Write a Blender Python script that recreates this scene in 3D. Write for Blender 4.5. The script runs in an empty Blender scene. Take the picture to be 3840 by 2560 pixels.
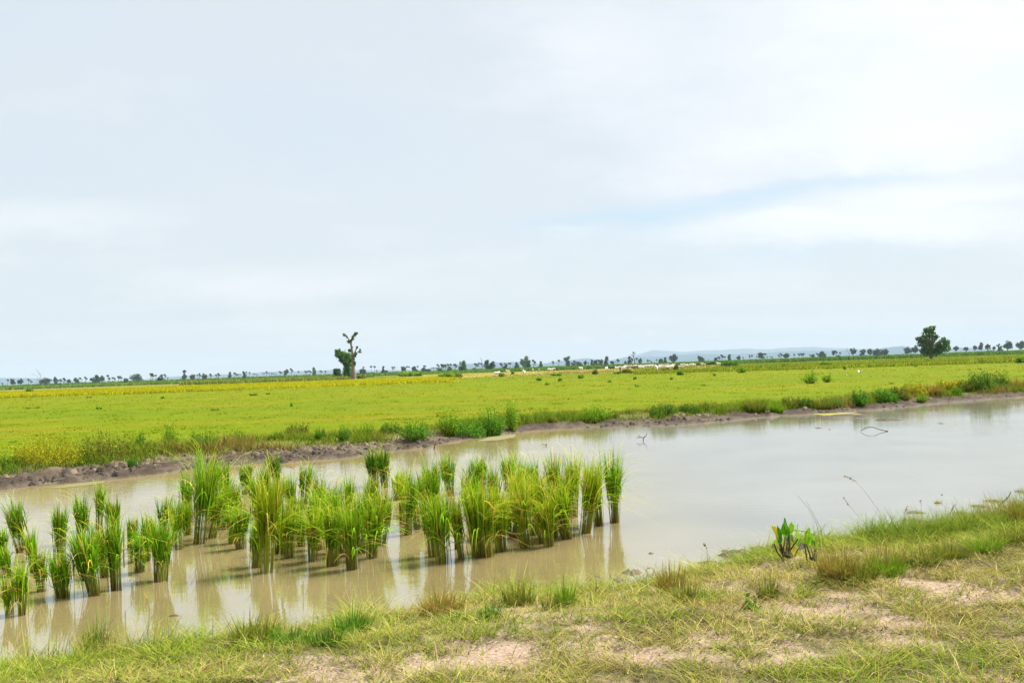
import bpy, math, random
import numpy as np
from mathutils import Vector, Matrix

C = bpy.context.scene.collection
scene = bpy.context.scene
rng = np.random.default_rng(7)
random.seed(7)

# ---------------------------------------------------------------- camera
H = 2.4                                   # eye height over the pond water (z = 0)
F = 35.0 / 36.0 * 3840.0                  # focal length in photo pixels
PITCH = math.atan(94.8 / F)
ROLL = math.atan(0.0345)
R0 = np.array([1.0, 0, 0]); U0 = np.array([0, -math.sin(PITCH), math.cos(PITCH)]); FW = np.array([0, math.cos(PITCH), math.sin(PITCH)])
RT = R0 * math.cos(ROLL) - U0 * math.sin(ROLL)
UP = U0 * math.cos(ROLL) + R0 * math.sin(ROLL)
EYE = np.array([0, 0, H])
cam = bpy.data.cameras.new("camera"); cam_o = bpy.data.objects.new("camera", cam); C.objects.link(cam_o)
cam.lens = 35; cam.sensor_width = 36; cam.clip_start = 0.1; cam.clip_end = 90000
M = Matrix(((RT[0], UP[0], -FW[0], 0), (RT[1], UP[1], -FW[1], 0), (RT[2], UP[2], -FW[2], H), (0, 0, 0, 1)))
cam_o.matrix_world = M
scene.camera = cam_o

scene.view_settings.view_transform = 'Standard'
scene.view_settings.look = 'None'
scene.view_settings.exposure = 1.62
scene.view_settings.gamma = 1
scene.cycles.max_bounces = 8
scene.cycles.transparent_max_bounces = 8
scene.cycles.volume_bounces = 0

def pdir(px, py):
    d = FW * F + RT * (px - 1920.0) + UP * (1280.0 - py)
    return d / np.linalg.norm(d)

# ---------------------------------------------------------------- sun and sky
SUN_EL, SUN_AZ = math.radians(54), math.radians(62)      # azimuth clockwise from +Y: to the right and ahead
sun = bpy.data.lights.new("sun", 'SUN'); sun.energy = 4.3; sun.angle = math.radians(14); sun.color = (1.0, 0.95, 0.86)
sun_o = bpy.data.objects.new("sun", sun); C.objects.link(sun_o)
sd = Vector((math.sin(SUN_AZ) * math.cos(SUN_EL), math.cos(SUN_AZ) * math.cos(SUN_EL), math.sin(SUN_EL)))
sun_o.rotation_euler = sd.to_track_quat('Z', 'Y').to_euler()
sun_o.location = (0, 0, 50)

world = bpy.data.worlds.new("World"); scene.world = world; world.use_nodes = True
nt = world.node_tree; nt.nodes.clear()
def N(t, **k):
    n = nt.nodes.new(t)
    for a, b in k.items(): setattr(n, a, b)
    return n
def Lk(a, b): nt.links.new(a, b)
def MA(op, a, b=None, c=None, clamp=False):
    n = N('ShaderNodeMath', operation=op); n.use_clamp = clamp
    for i, v in enumerate((a, b, c)):
        if v is None: continue
        if isinstance(v, (int, float)): n.inputs[i].default_value = v
        else: Lk(v, n.inputs[i])
    return n.outputs[0]
out = N('ShaderNodeOutputWorld'); bg = N('ShaderNodeBackground'); Lk(bg.outputs[0], out.inputs[0])
bg.inputs[1].default_value = 0.1
sky = N('ShaderNodeTexSky', sky_type='NISHITA'); sky.sun_disc = False
sky.sun_elevation = SUN_EL; sky.sun_rotation = SUN_AZ; sky.dust_density = 2.0
tc = N('ShaderNodeTexCoord'); sep = N('ShaderNodeSeparateXYZ'); Lk(tc.outputs['Generated'], sep.inputs[0])
sx, sy, sz = sep.outputs
yy = MA('MAXIMUM', sy, 0.05)
u = MA('DIVIDE', sx, yy); v = MA('DIVIDE', sz, yy)
# wispy noise on a flat cloud layer overhead
zc = MA('ADD', MA('MAXIMUM', sz, 0.0), 0.10)
comb = N('ShaderNodeCombineXYZ'); Lk(MA('DIVIDE', sx, zc), comb.inputs[0]); Lk(MA('DIVIDE', sy, zc), comb.inputs[1])
mp = N('ShaderNodeMapping'); mp.inputs['Scale'].default_value = (0.30, 0.55, 1); mp.inputs['Rotation'].default_value = (0, 0, 0.35); Lk(comb.outputs[0], mp.inputs[0])
nz = N('ShaderNodeTexNoise'); nz.inputs['Scale'].default_value = 1.0; nz.inputs['Detail'].default_value = 7; nz.inputs['Roughness'].default_value = 0.55; nz.inputs['Distortion'].default_value = 0.6
Lk(mp.outputs[0], nz.inputs['Vector'])
nz2 = N('ShaderNodeTexNoise'); nz2.inputs['Scale'].default_value = 8.0; nz2.inputs['Detail'].default_value = 8; nz2.inputs['Roughness'].default_value = 0.62
cuv0 = N('ShaderNodeCombineXYZ'); Lk(u, cuv0.inputs[0]); Lk(MA('MULTIPLY', v, 2.2), cuv0.inputs[1]); Lk(cuv0.outputs[0], nz2.inputs['Vector'])
wob = MA('MULTIPLY', MA('SUBTRACT', nz2.outputs[0], 0.5), 0.045)
cuv = N('ShaderNodeCombineXYZ'); Lk(MA('ADD', u, MA('MULTIPLY', wob, 2.0)), cuv.inputs[0]); Lk(MA('ADD', v, wob), cuv.inputs[1])
def uvp(px, py):
    d = pdir(px, py); return d[0] / d[1], d[2] / d[1]
def blob(x0, y0, x1, y1, halfw, amp, p=1.0):
    (u0, v0), (u1, v1) = uvp(x0, y0), uvp(x1, y1)
    m = N('ShaderNodeMapping', vector_type='TEXTURE')
    m.inputs['Location'].default_value = ((u0 + u1) / 2, (v0 + v1) / 2, 0)
    m.inputs['Rotation'].default_value = (0, 0, math.atan2(v1 - v0, u1 - u0))
    m.inputs['Scale'].default_value = (math.hypot(u1 - u0, v1 - v0) / 2, halfw / F, 1)
    Lk(cuv.outputs[0], m.inputs[0])
    ln = N('ShaderNodeVectorMath', operation='LENGTH'); Lk(m.outputs[0], ln.inputs[0])
    g = MA('EXPONENT', MA('MULTIPLY', MA('POWER', ln.outputs['Value'], 2.0 * p), -1.0))
    return MA('MULTIPLY', g, amp)
def total(bs):
    t = bs[0]
    for b in bs[1:]: t = MA('ADD', t, b)
    return t
whites = total([blob(2500, 120, 4600, 0, 480, 0.7), blob(2500, 590, 4200, 480, 140, 0.45), blob(2480, 868, 4100, 838, 62, 0.62, 1.8), blob(2780, 805, 3050, 800, 26, 0.35), blob(3050, 770, 4000, 720, 45, 0.5),
                blob(2450, 960, 4200, 930, 60, 0.1),
                blob(-400, 800, 700, 840, 90, 0.45), blob(200, 1010, 1700, 1110, 70, 0.22), blob(1900, 160, 2500, 300, 260, 0.25),
                blob(2000, 860, 2230, 875, 30, 0.40), blob(2120, 1262, 2230, 1282, 16, 0.42), blob(2420, 1246, 2465, 1250, 12, 0.4), blob(2030, 1306, 2090, 1308, 10, 0.3),
                blob(1710, 1319, 1790, 1317, 10, 0.3), blob(2600, 1180, 3700, 1140, 60, 0.15), blob(3300, 1258, 3390, 1254, 12, 0.25)])
blues = total([blob(1980, 838, 2750, 785, 28, 0.65), blob(2450, 768, 3500, 652, 26, 0.62), blob(2560, 790, 3000, 745, 22, 0.25), blob(2500, 960, 3500, 925, 50, 0.28), blob(700, 390, 1600, 560, 150, 0.22),
               blob(-300, 560, 600, 640, 130, 0.16), blob(2000, 870, 2600, 860, 40, 0.25), blob(-600, -200, 500, 100, 300, 0.12)])
front = MA('GREATER_THAN', sy, 0.0)
n01 = MA('MULTIPLY_ADD', nz.outputs[0], 1.7, -0.62, clamp=True)
side = MA('MULTIPLY_ADD', sx, 0.5, 0.3, clamp=True)
w = MA('ADD', MA('MULTIPLY', whites, front), MA('MULTIPLY', MA('ADD', MA('SUBTRACT', n01, 0.25), MA('MULTIPLY', MA("SUBTRACT", nz2.outputs[0], 0.5), 0.8)), 0.70), clamp=True)
b = MA('MULTIPLY', MA('MULTIPLY', blues, MA('MULTIPLY_ADD', nz2.outputs[0], 2.4, 0.05)), front, clamp=True)
def RGB(c):
    n = N('ShaderNodeRGB'); n.outputs[0].default_value = (*c, 1); return n.outputs[0]
def MIX(f, a, bb, mode='MIX'):
    n = N('ShaderNodeMix', data_type='RGBA', blend_type=mode)
    if isinstance(f, (int, float)): n.inputs[0].default_value = f
    else: Lk(f, n.inputs[0])
    Lk(a, n.inputs[6]); Lk(bb, n.inputs[7]); return n.outputs[2]
base = RGB((2.44, 2.63, 2.79)); white = RGB((3.55, 3.56, 3.62)); blue = RGB((2.00, 2.58, 3.00))
col = MIX(w, base, white); col = MIX(b, col, blue)
# thin cloud glows brighter towards the veiled sun high above the picture
zen = MA('MULTIPLY_ADD', sz, 1.7, -0.72, clamp=True)
col = MIX(zen, col, RGB((7.6, 7.6, 7.5)))
col = MIX(0.06, col, sky.outputs[0])
Lk(col, bg.inputs[0])
try: world.cycles.sampling_method = 'MANUAL'; world.cycles.sample_map_resolution = 1024
except Exception: pass

# ---------------------------------------------------------------- helpers: noise, tags, meshes
def tag(o, label=None, cat=None, group=None, kind=None):
    for k, val in (('label', label), ('category', cat), ('group', group), ('kind', kind)):
        if val: o[k] = val
    return o
def empty(name, loc, rz=0.0):
    o = bpy.data.objects.new(name, None); C.objects.link(o); o.location = tuple(loc); o.rotation_euler = (0, 0, rz); o.empty_display_size = 0.1
    return o
def hash2(ix, iy, seed):
    n = (ix.astype(np.int64) * 374761393 + iy.astype(np.int64) * 668265263 + seed * 1442695041) & 0xFFFFFFFF
    n = ((n ^ (n >> 13)) * 1274126177) & 0xFFFFFFFF
    n = (n ^ (n >> 16)) & 0xFFFFFF
    return n / float(0xFFFFFF)
def vnoise(x, y, seed=0):
    x = np.asarray(x, float); y = np.asarray(y, float)
    ix, iy = np.floor(x), np.floor(y); fx, fy = x - ix, y - iy
    fx = fx * fx * (3 - 2 * fx); fy = fy * fy * (3 - 2 * fy)
    a, b_, c, d = hash2(ix, iy, seed), hash2(ix + 1, iy, seed), hash2(ix, iy + 1, seed), hash2(ix + 1, iy + 1, seed)
    return (a * (1 - fx) + b_ * fx) * (1 - fy) + (c * (1 - fx) + d * fx) * fy
def fbm(x, y, seed=0, octv=4):
    t, a, s = 0, 0.5, 0
    for i in range(octv):
        t = t + a * vnoise(np.asarray(x) * 2 ** i + 17.3 * i, np.asarray(y) * 2 ** i - 9.1 * i, seed + i); s += a; a *= 0.5
    return t / s
def sm(x, a, b_):
    t = np.clip((np.asarray(x, float) - a) / (b_ - a), 0, 1); return t * t * (3 - 2 * t)

def npmesh(name, verts, quads, cols=None, mats=(), mat_idx=None, smooth=False):
    me = bpy.data.meshes.new(name)
    verts = np.asarray(verts, np.float32).reshape(-1, 3); quads = np.asarray(quads, np.int32)
    k = quads.shape[1]; nf = len(quads)
    me.vertices.add(len(verts)); me.vertices.foreach_set('co', verts.ravel())
    me.loops.add(nf * k); me.loops.foreach_set('vertex_index', quads.ravel())
    me.polygons.add(nf); me.polygons.foreach_set('loop_start', np.arange(nf, dtype=np.int32) * k)
    try: me.polygons.foreach_set('loop_total', np.full(nf, k, np.int32))
    except Exception: pass
    if mat_idx is not None: me.polygons.foreach_set('material_index', np.asarray(mat_idx, np.int32))
    if smooth: me.polygons.foreach_set('use_smooth', np.ones(nf, bool))
    me.update(calc_edges=True)
    if cols is not None:
        at = me.attributes.new('col', 'FLOAT_COLOR', 'POINT')
        c4 = np.ones((len(verts), 4), np.float32); c4[:, :3] = np.asarray(cols, np.float32).reshape(-1, 3)
        at.data.foreach_set('color', c4.ravel())
    for m in mats: me.materials.append(m)
    return me
def obj(name, me, parent=None, loc=(0, 0, 0)):
    o = bpy.data.objects.new(name, me); C.objects.link(o); o.location = tuple(loc)
    if parent is not None: o.parent = parent
    return o
class Acc:
    """collects pieces of one mesh"""
    def __init__(s): s.v, s.q, s.c, s.m, s.n = [], [], [], [], 0
    def add(s, piece, mi=0):
        vv, qq, cc = piece
        s.v.append(vv); s.q.append(qq + s.n); s.c.append(cc); s.m.append(np.full(len(qq), mi)); s.n += len(vv)
        return s
    def mesh(s, name, mats, smooth=False):
        return npmesh(name, np.concatenate(s.v), np.concatenate(s.q), np.concatenate(s.c), mats, np.concatenate(s.m), smooth)

def blades(base, h, w, az, lean, droop, nseg, c0, c1, tip=0.08, wshape=1.5, belly=0.0):
    """curved grass blades as quad strips; every argument is an array over the blades"""
    n = len(base); t = np.linspace(0, 1, nseg + 1)[None, :]
    h, w, az, lean, droop = [np.broadcast_to(np.asarray(a, float), (n,))[:, None] for a in (h, w, az, lean, droop)]
    hor = h * (lean * t + droop * t ** 2.4)
    z = h * (t - 0.55 * droop * t ** 3.2)
    cx = base[:, 0:1] + np.cos(az) * hor; cy = base[:, 1:2] + np.sin(az) * hor; cz = base[:, 2:3] + z
    tw = rng.uniform(-0.9, 0.9, (n, 1))
    prof = np.clip((1 - t ** wshape) + belly * np.sin(np.pi * t), tip, None)
    sx_, sy_ = -np.sin(az + tw) * w * 0.5 * prof, np.cos(az + tw) * w * 0.5 * prof
    L_ = np.stack([cx - sx_, cy - sy_, cz], -1); R_ = np.stack([cx + sx_, cy + sy_, cz], -1)
    vv = np.stack([L_, R_], 2).reshape(-1, 3)                      # n, nseg+1, 2
    k = np.arange(nseg)[None, :] * 2 + np.arange(n)[:, None] * (nseg + 1) * 2
    qq = np.stack([k, k + 1, k + 3, k + 2], -1).reshape(-1, 4)
    c0 = np.broadcast_to(np.asarray(c0, float), (n, 3)); c1 = np.broadcast_to(np.asarray(c1, float), (n, 3))
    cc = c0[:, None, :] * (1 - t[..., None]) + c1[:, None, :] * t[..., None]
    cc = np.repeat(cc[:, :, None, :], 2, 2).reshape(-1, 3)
    return vv, qq, cc
def tube(pts, rad, col=(0.2, 0.15, 0.1), sides=7, rough=0.0):
    pts = np.asarray(pts, float); rad = np.asarray(rad, float); n = len(pts)
    tan = np.gradient(pts, axis=0); tan /= np.linalg.norm(tan, axis=1, keepdims=True) + 1e-9
    ref = np.array([0.31, 0.95, 0.05]); ref = ref / np.linalg.norm(ref)
    a = np.cross(tan, ref); a /= np.linalg.norm(a, axis=1, keepdims=True) + 1e-9
    b_ = np.cross(tan, a)
    th = np.linspace(0, 2 * np.pi, sides, endpoint=False)
    rr = rad[:, None] * (1 + rough * rng.uniform(-1, 1, (n, sides)))
    vv = pts[:, None, :] + rr[..., None] * (np.cos(th)[None, :, None] * a[:, None, :] + np.sin(th)[None, :, None] * b_[:, None, :])
    i = np.arange(n - 1)[:, None] * sides; j = np.arange(sides)[None, :]
    qq = np.stack([i + j, i + (j + 1) % sides, i + sides + (j + 1) % sides, i + sides + j], -1).reshape(-1, 4)
    # closed end
    vv = np.concatenate([vv.reshape(-1, 3), pts[-1:] + tan[-1:] * rad[-1] * 0.4])
    e = (n - 1) * sides
    cap = np.array([[e + k, e + (k + 1) % sides, len(vv) - 1, len(vv) - 1] for k in range(0, sides)])
    cap[:, 3] = cap[:, 2]
    # degenerate quads are avoided by using pairs of cap triangles as quads
    cap = np.array([[e + k, e + (k + 1) % sides, e + (k + 2) % sides, len(vv) - 1] for k in range(0, sides - sides % 2, 2)])
    qq = np.concatenate([qq, cap])
    cc = np.broadcast_to(np.asarray(col, float), (len(vv), 3)) * rng.uniform(0.8, 1.2, (len(vv), 1))
    return vv, qq, cc
def leaves(cent, size, col, jit=0.25, up=0.0, aspect=1.7):
    """randomly turned leaf-clump quads at the given centres"""
    n = len(cent); size = np.broadcast_to(np.asarray(size, float), (n,))
    nr = rng.normal(size=(n, 3)); nr[:, 2] = nr[:, 2] * (1 - up) + up * 1.5; nr /= np.linalg.norm(nr, axis=1, keepdims=True)
    a = np.cross(nr, rng.normal(size=(n, 3))); a /= np.linalg.norm(a, axis=1, keepdims=True)
    b_ = np.cross(nr, a)
    s = size[:, None] * rng.uniform(0.6, 1.3, (n, 1))
    k = [(-1, -.0), (0, -.55), (1, 0), (0, .55)]
    vv = np.stack([cent + a * s * 0.5 * aspect * p + b_ * s * q for p, q in k], 1).reshape(-1, 3)
    qq = np.arange(n * 4).reshape(n, 4)
    cc = np.broadcast_to(np.asarray(col, float), (n, 3)) * rng.uniform(1 - jit, 1 + jit, (n, 1)) * rng.uniform(0.92, 1.08, (n, 3))
    return vv, qq, np.repeat(cc, 4, 0)
def in_lobes(lobes, n, shell=0.55):
    """points in ellipsoids (x, y, z, rx, ry, rz), more of them towards the outside"""
    lobes = np.asarray(lobes, float); vol = lobes[:, 3] * lobes[:, 4] * lobes[:, 5]; vol = vol ** 0.75
    idx = rng.choice(len(lobes), n, p=vol / vol.sum())
    d = rng.normal(size=(n, 3)); d /= np.linalg.norm(d, axis=1, keepdims=True)
    r = rng.uniform(0, 1, (n, 1)) ** (1 / 3 * shell)
    r *= 1 + 0.22 * rng.normal(size=(n, 1)) * (rng.uniform(size=(n, 1)) < 0.35)
    l = lobes[idx]
    return l[:, :3] + d * r * l[:, 3:6]
ORD = ['first', 'second', 'third', 'fourth', 'fifth', 'sixth', 'seventh', 'eighth', 'ninth', 'tenth', 'eleventh', 'twelfth', 'thirteenth', 'fourteenth',
       'fifteenth', 'sixteenth', 'seventeenth', 'eighteenth', 'nineteenth', 'twentieth', 'twenty-first', 'twenty-second', 'twenty-third', 'twenty-fourth',
       'twenty-fifth', 'twenty-sixth', 'twenty-seventh', 'twenty-eighth', 'twenty-ninth', 'thirtieth']

# ---------------------------------------------------------------- materials
def newmat(name):
    m = bpy.data.materials.new(name); m.use_nodes = True; t = m.node_tree; t.nodes.clear()
    o = t.nodes.new('ShaderNodeOutputMaterial'); return m, t, o
def attr_node(t, name='col'):
    a = t.nodes.new('ShaderNodeAttribute'); a.attribute_name = name; return a
def leaf_mat(name, trans=0.3, rough=0.7, spec=0.03):
    m, t, o = newmat(name); a = attr_node(t)
    p = t.nodes.new('ShaderNodeBsdfPrincipled'); p.inputs['Roughness'].default_value = rough; p.inputs['Specular IOR Level'].default_value = spec
    nz_ = t.nodes.new('ShaderNodeTexNoise'); nz_.inputs['Scale'].default_value = 40; nz_.inputs['Detail'].default_value = 2
    tc_ = t.nodes.new('ShaderNodeTexCoord'); t.links.new(tc_.outputs['Object'], nz_.inputs['Vector'])
    hv = t.nodes.new('ShaderNodeHueSaturation'); mr = t.nodes.new('ShaderNodeMapRange'); mr.inputs[3].default_value = 0.75; mr.inputs[4].default_value = 1.25
    t.links.new(nz_.outputs[0], mr.inputs[0]); t.links.new(mr.outputs[0], hv.inputs['Value']); t.links.new(a.outputs['Color'], hv.inputs['Color'])
    t.links.new(hv.outputs[0], p.inputs['Base Color'])
    tr = t.nodes.new('ShaderNodeBsdfTranslucent'); t.links.new(hv.outputs[0], tr.inputs['Color'])
    mx = t.nodes.new('ShaderNodeMixShader'); mx.inputs[0].default_value = trans
    t.links.new(p.outputs[0], mx.inputs[1]); t.links.new(tr.outputs[0], mx.inputs[2]); t.links.new(mx.outputs[0], o.inputs[0])
    return m
def matte(name, rough=0.9, scale=12.0, lo=0.7, hi=1.3, bump=0.0, spec=0.2):
    m, t, o = newmat(name); a = attr_node(t)
    p = t.nodes.new('ShaderNodeBsdfPrincipled'); p.inputs['Roughness'].default_value = rough; p.inputs['Specular IOR Level'].default_value = spec
    nz_ = t.nodes.new('ShaderNodeTexNoise'); nz_.inputs['Scale'].default_value = scale; nz_.inputs['Detail'].default_value = 6
    tc_ = t.nodes.new('ShaderNodeTexCoord'); t.links.new(tc_.outputs['Object'], nz_.inputs['Vector'])
    hv = t.nodes.new('ShaderNodeHueSaturation'); mr = t.nodes.new('ShaderNodeMapRange'); mr.inputs[3].default_value = lo; mr.inputs[4].default_value = hi
    t.links.new(nz_.outputs[0], mr.inputs[0]); t.links.new(mr.outputs[0], hv.inputs['Value']); t.links.new(a.outputs['Color'], hv.inputs['Color'])
    t.links.new(hv.outputs[0], p.inputs['Base Color']); t.links.new(p.outputs[0], o.inputs[0])
    if bump:
        bp = t.nodes.new('ShaderNodeBump'); bp.inputs['Strength'].default_value = bump; bp.inputs['Distance'].default_value = 0.05
        t.links.new(nz_.outputs[0], bp.inputs['Height']); t.links.new(bp.outputs[0], p.inputs['Normal'])
    return m
M_LEAF = leaf_mat('leaf', 0.30)
M_BLADE = leaf_mat('grass_blade', 0.34, 0.8, 0.0)
M_BARK = matte('bark', 0.9, 6.0, 0.65, 1.3, 0.6)
M_HIDE = matte('hide', 0.85, 2.0, 0.85, 1.15)
M_MUD = matte('mud_clod', 0.8, 14.0, 0.6, 1.4, 0.8)
M_CLOTH = matte('cloth', 0.9, 5.0, 0.85, 1.15)

def ground_mat():
    m, t, o = newmat('ground'); a = attr_node(t); wt = attr_node(t, 'wet')
    p = t.nodes.new('ShaderNodeBsdfPrincipled'); p.inputs['Specular IOR Level'].default_value = 0.03
    tc_ = t.nodes.new('ShaderNodeTexCoord')
    def noise(scale, det, rough=0.6):
        n = t.nodes.new('ShaderNodeTexNoise'); n.inputs['Scale'].default_value = scale; n.inputs['Detail'].default_value = det; n.inputs['Roughness'].default_value = rough
        t.links.new(tc_.outputs['Object'], n.inputs['Vector']); return n.outputs[0]
    def rng_(x, lo, hi):
        r = t.nodes.new('ShaderNodeMapRange'); r.inputs[1].default_value = 0.25; r.inputs[2].default_value = 0.75; r.inputs[3].default_value = lo; r.inputs[4].default_value = hi
        t.links.new(x, r.inputs[0]); return r.outputs[0]
    def mul(x, y):
        n = t.nodes.new('ShaderNodeMath'); n.operation = 'MULTIPLY'; t.links.new(x, n.inputs[0]); t.links.new(y, n.inputs[1]); return n.outputs[0]
    n1, n2, n3 = noise(0.6, 6), noise(7.0, 6), noise(45.0, 4)
    val = mul(mul(rng_(n1, 0.86, 1.14), rng_(n2, 0.78, 1.22)), rng_(n3, 0.62, 1.38))
    hv = t.nodes.new('ShaderNodeHueSaturation'); t.links.new(val, hv.inputs['Value']); t.links.new(a.outputs['Color'], hv.inputs['Color'])
    t.links.new(hv.outputs[0], p.inputs['Base Color'])
    r = t.nodes.new('ShaderNodeMapRange'); r.inputs[3].default_value = 0.95; r.inputs[4].default_value = 0.6; t.links.new(wt.outputs['Fac'], r.inputs[0]); t.links.new(r.outputs[0], p.inputs['Roughness'])
    b1 = t.nodes.new('ShaderNodeBump'); b1.inputs['Strength'].default_value = 0.7; b1.inputs['Distance'].default_value = 0.05; t.links.new(n2, b1.inputs['Height'])
    b2 = t.nodes.new('ShaderNodeBump'); b2.inputs['Strength'].default_value = 0.6; b2.inputs['Distance'].default_value = 0.012; t.links.new(n3, b2.inputs['Height']); t.links.new(b1.outputs[0], b2.inputs['Normal'])
    t.links.new(b2.outputs[0], p.inputs['Normal']); t.links.new(p.outputs[0], o.inputs[0])
    return m
M_GROUND = ground_mat()

def water_mat():
    m, t, o = newmat('muddy_water')
    p = t.nodes.new('ShaderNodeBsdfPrincipled'); p.inputs['Roughness'].default_value = 0.025; p.inputs['IOR'].default_value = 5.0; p.inputs['Specular Tint'].default_value = (0.87, 0.945, 1.0, 1); p.inputs['Specular IOR Level'].default_value = 0.5  # extra blue of the mirrored sky is put into the specular tint
    tc_ = t.nodes.new('ShaderNodeTexCoord')
    n = t.nodes.new('ShaderNodeTexNoise'); n.inputs['Scale'].default_value = 0.5; n.inputs['Detail'].default_value = 5; t.links.new(tc_.outputs['Object'], n.inputs['Vector'])
    cr = t.nodes.new('ShaderNodeValToRGB'); cr.color_ramp.elements[0].color = (0.112, 0.103, 0.078, 1); cr.color_ramp.elements[1].color = (0.142, 0.132, 0.100, 1)
    cr.color_ramp.elements[0].position = 0.3; cr.color_ramp.elements[1].position = 0.7
    t.links.new(n.outputs[0], cr.inputs[0]); # warmer tan mud colour round the planting on the left, greyer to the right
    cr2 = t.nodes.new('ShaderNodeValToRGB'); cr2.color_ramp.elements[0].color = (0.142, 0.112, 0.050, 1); cr2.color_ramp.elements[1].color = (0.178, 0.144, 0.068, 1)
    cr2.color_ramp.elements[0].position = 0.3; cr2.color_ramp.elements[1].position = 0.7; t.links.new(n.outputs[0], cr2.inputs[0])
    sx_ = t.nodes.new('ShaderNodeSeparateXYZ'); t.links.new(tc_.outputs['Object'], sx_.inputs[0])
    mr0 = t.nodes.new('ShaderNodeMapRange'); mr0.interpolation_type = 'SMOOTHSTEP'; mr0.inputs[1].default_value = 0.5; mr0.inputs[2].default_value = 5.0; t.links.new(sx_.outputs[0], mr0.inputs[0])
    mx0 = t.nodes.new('ShaderNodeMix'); mx0.data_type = 'RGBA'; t.links.new(mr0.outputs[0], mx0.inputs[0]); t.links.new(cr2.outputs[0], mx0.inputs[6]); t.links.new(cr.outputs[0], mx0.inputs[7])
    t.links.new(mx0.outputs[2], p.inputs['Base Color'])
    mp_ = t.nodes.new('ShaderNodeMapping'); mp_.inputs['Scale'].default_value = (3.0, 6.0, 1); t.links.new(tc_.outputs['Object'], mp_.inputs[0])
    n2 = t.nodes.new('ShaderNodeTexNoise'); n2.inputs['Scale'].default_value = 1.0; n2.inputs['Detail'].default_value = 3; t.links.new(mp_.outputs[0], n2.inputs['Vector'])
    bp = t.nodes.new('ShaderNodeBump'); bp.inputs['Strength'].default_value = 0.09; bp.inputs['Distance'].default_value = 0.03; t.links.new(n2.outputs[0], bp.inputs['Height'])
    # light airs ruffle the pond in patches
    n3 = t.nodes.new('ShaderNodeTexNoise'); n3.inputs['Scale'].default_value = 0.16; n3.inputs['Detail'].default_value = 3; t.links.new(tc_.outputs['Object'], n3.inputs['Vector'])
    mr = t.nodes.new('ShaderNodeMapRange'); mr.inputs[1].default_value = 0.42; mr.inputs[2].default_value = 0.68; mr.inputs[3].default_value = 0.05; mr.inputs[4].default_value = 0.22
    t.links.new(n3.outputs[0], mr.inputs[0]); t.links.new(mr.outputs[0], bp.inputs['Strength'])
    t.links.new(bp.outputs[0], p.inputs['Normal']); t.links.new(p.outputs[0], o.inputs[0])
    return m
M_WATER = water_mat()

# ---------------------------------------------------------------- the land: shores traced at water level
def on_z(px, py, z=0.0):
    d = pdir(px, py); t = (z - H) / d[2]; return EYE + d * t
near_px = [(0, 2545), (125, 2512), (430, 2468), (707, 2442), (870, 2412), (1389, 2348), (1574, 2305), (1878, 2250), (2150, 2240), (2286, 2230), (2466, 2200), (2600, 2150),
           (2740, 2140), (2820, 2085), (2930, 2062), (3077, 2062), (3267, 2052), (3485, 2036), (3702, 2006), (3838, 1962)]
far_px = [(0, 1836), (452, 1795), (816, 1748), (1280, 1717), (1497, 1690), (1797, 1641), (1944, 1619), (2150, 1605), (2560, 1592), (2739, 1575), (2960, 1556), (3180, 1546),
          (3376, 1526), (3594, 1505), (3840, 1488)]
NP = np.array(sorted([tuple(on_z(*p)[:2]) for p in near_px])); FP = np.array(sorted([tuple(on_z(*p)[:2]) for p in far_px]))
NP = np.concatenate([[(-60, NP[0, 1] - 3.0), (-12, NP[0, 1] - 0.6)], NP, [(NP[-1, 0] + 6, NP[-1, 1] + 3), (NP[-1, 0] + 25, NP[-1, 1] + 12), (100, 50)]])
FP = np.concatenate([[(-60, 2.0), (-26, 9.5)], FP, [(FP[-1, 0] + 20, FP[-1, 1] + 12), (100, 105)]])
def yn(x): return np.interp(x, NP[:, 0], NP[:, 1]) + 0.22 * (fbm(np.asarray(x) * 1.3, np.asarray(x) * 0 + 3.1, 11) - 0.5) + 0.1 * (vnoise(np.asarray(x) * 6, np.asarray(x) * 0, 12) - 0.5)
def yf(x): return np.interp(x, FP[:, 0], FP[:, 1]) + 1.0 * (fbm(np.asarray(x) * 0.6, np.asarray(x) * 0 + 7.7, 13) - 0.5)
FSL = 0.75                                                     # the far shore runs at a slant: across-shore distance per metre of y
def mudw(x): return 0.8 + 1.6 * fbm(np.asarray(x) * 0.25, np.asarray(x) * 0, 21) + 1.2 * sm(-np.asarray(x), -2, 8)
def zones(x, y):
    s = yn(x) - y                                              # >0 on the near bank
    t = (y - yf(x)) * FSL                                      # >0 on the far bank
    return s, t
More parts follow.
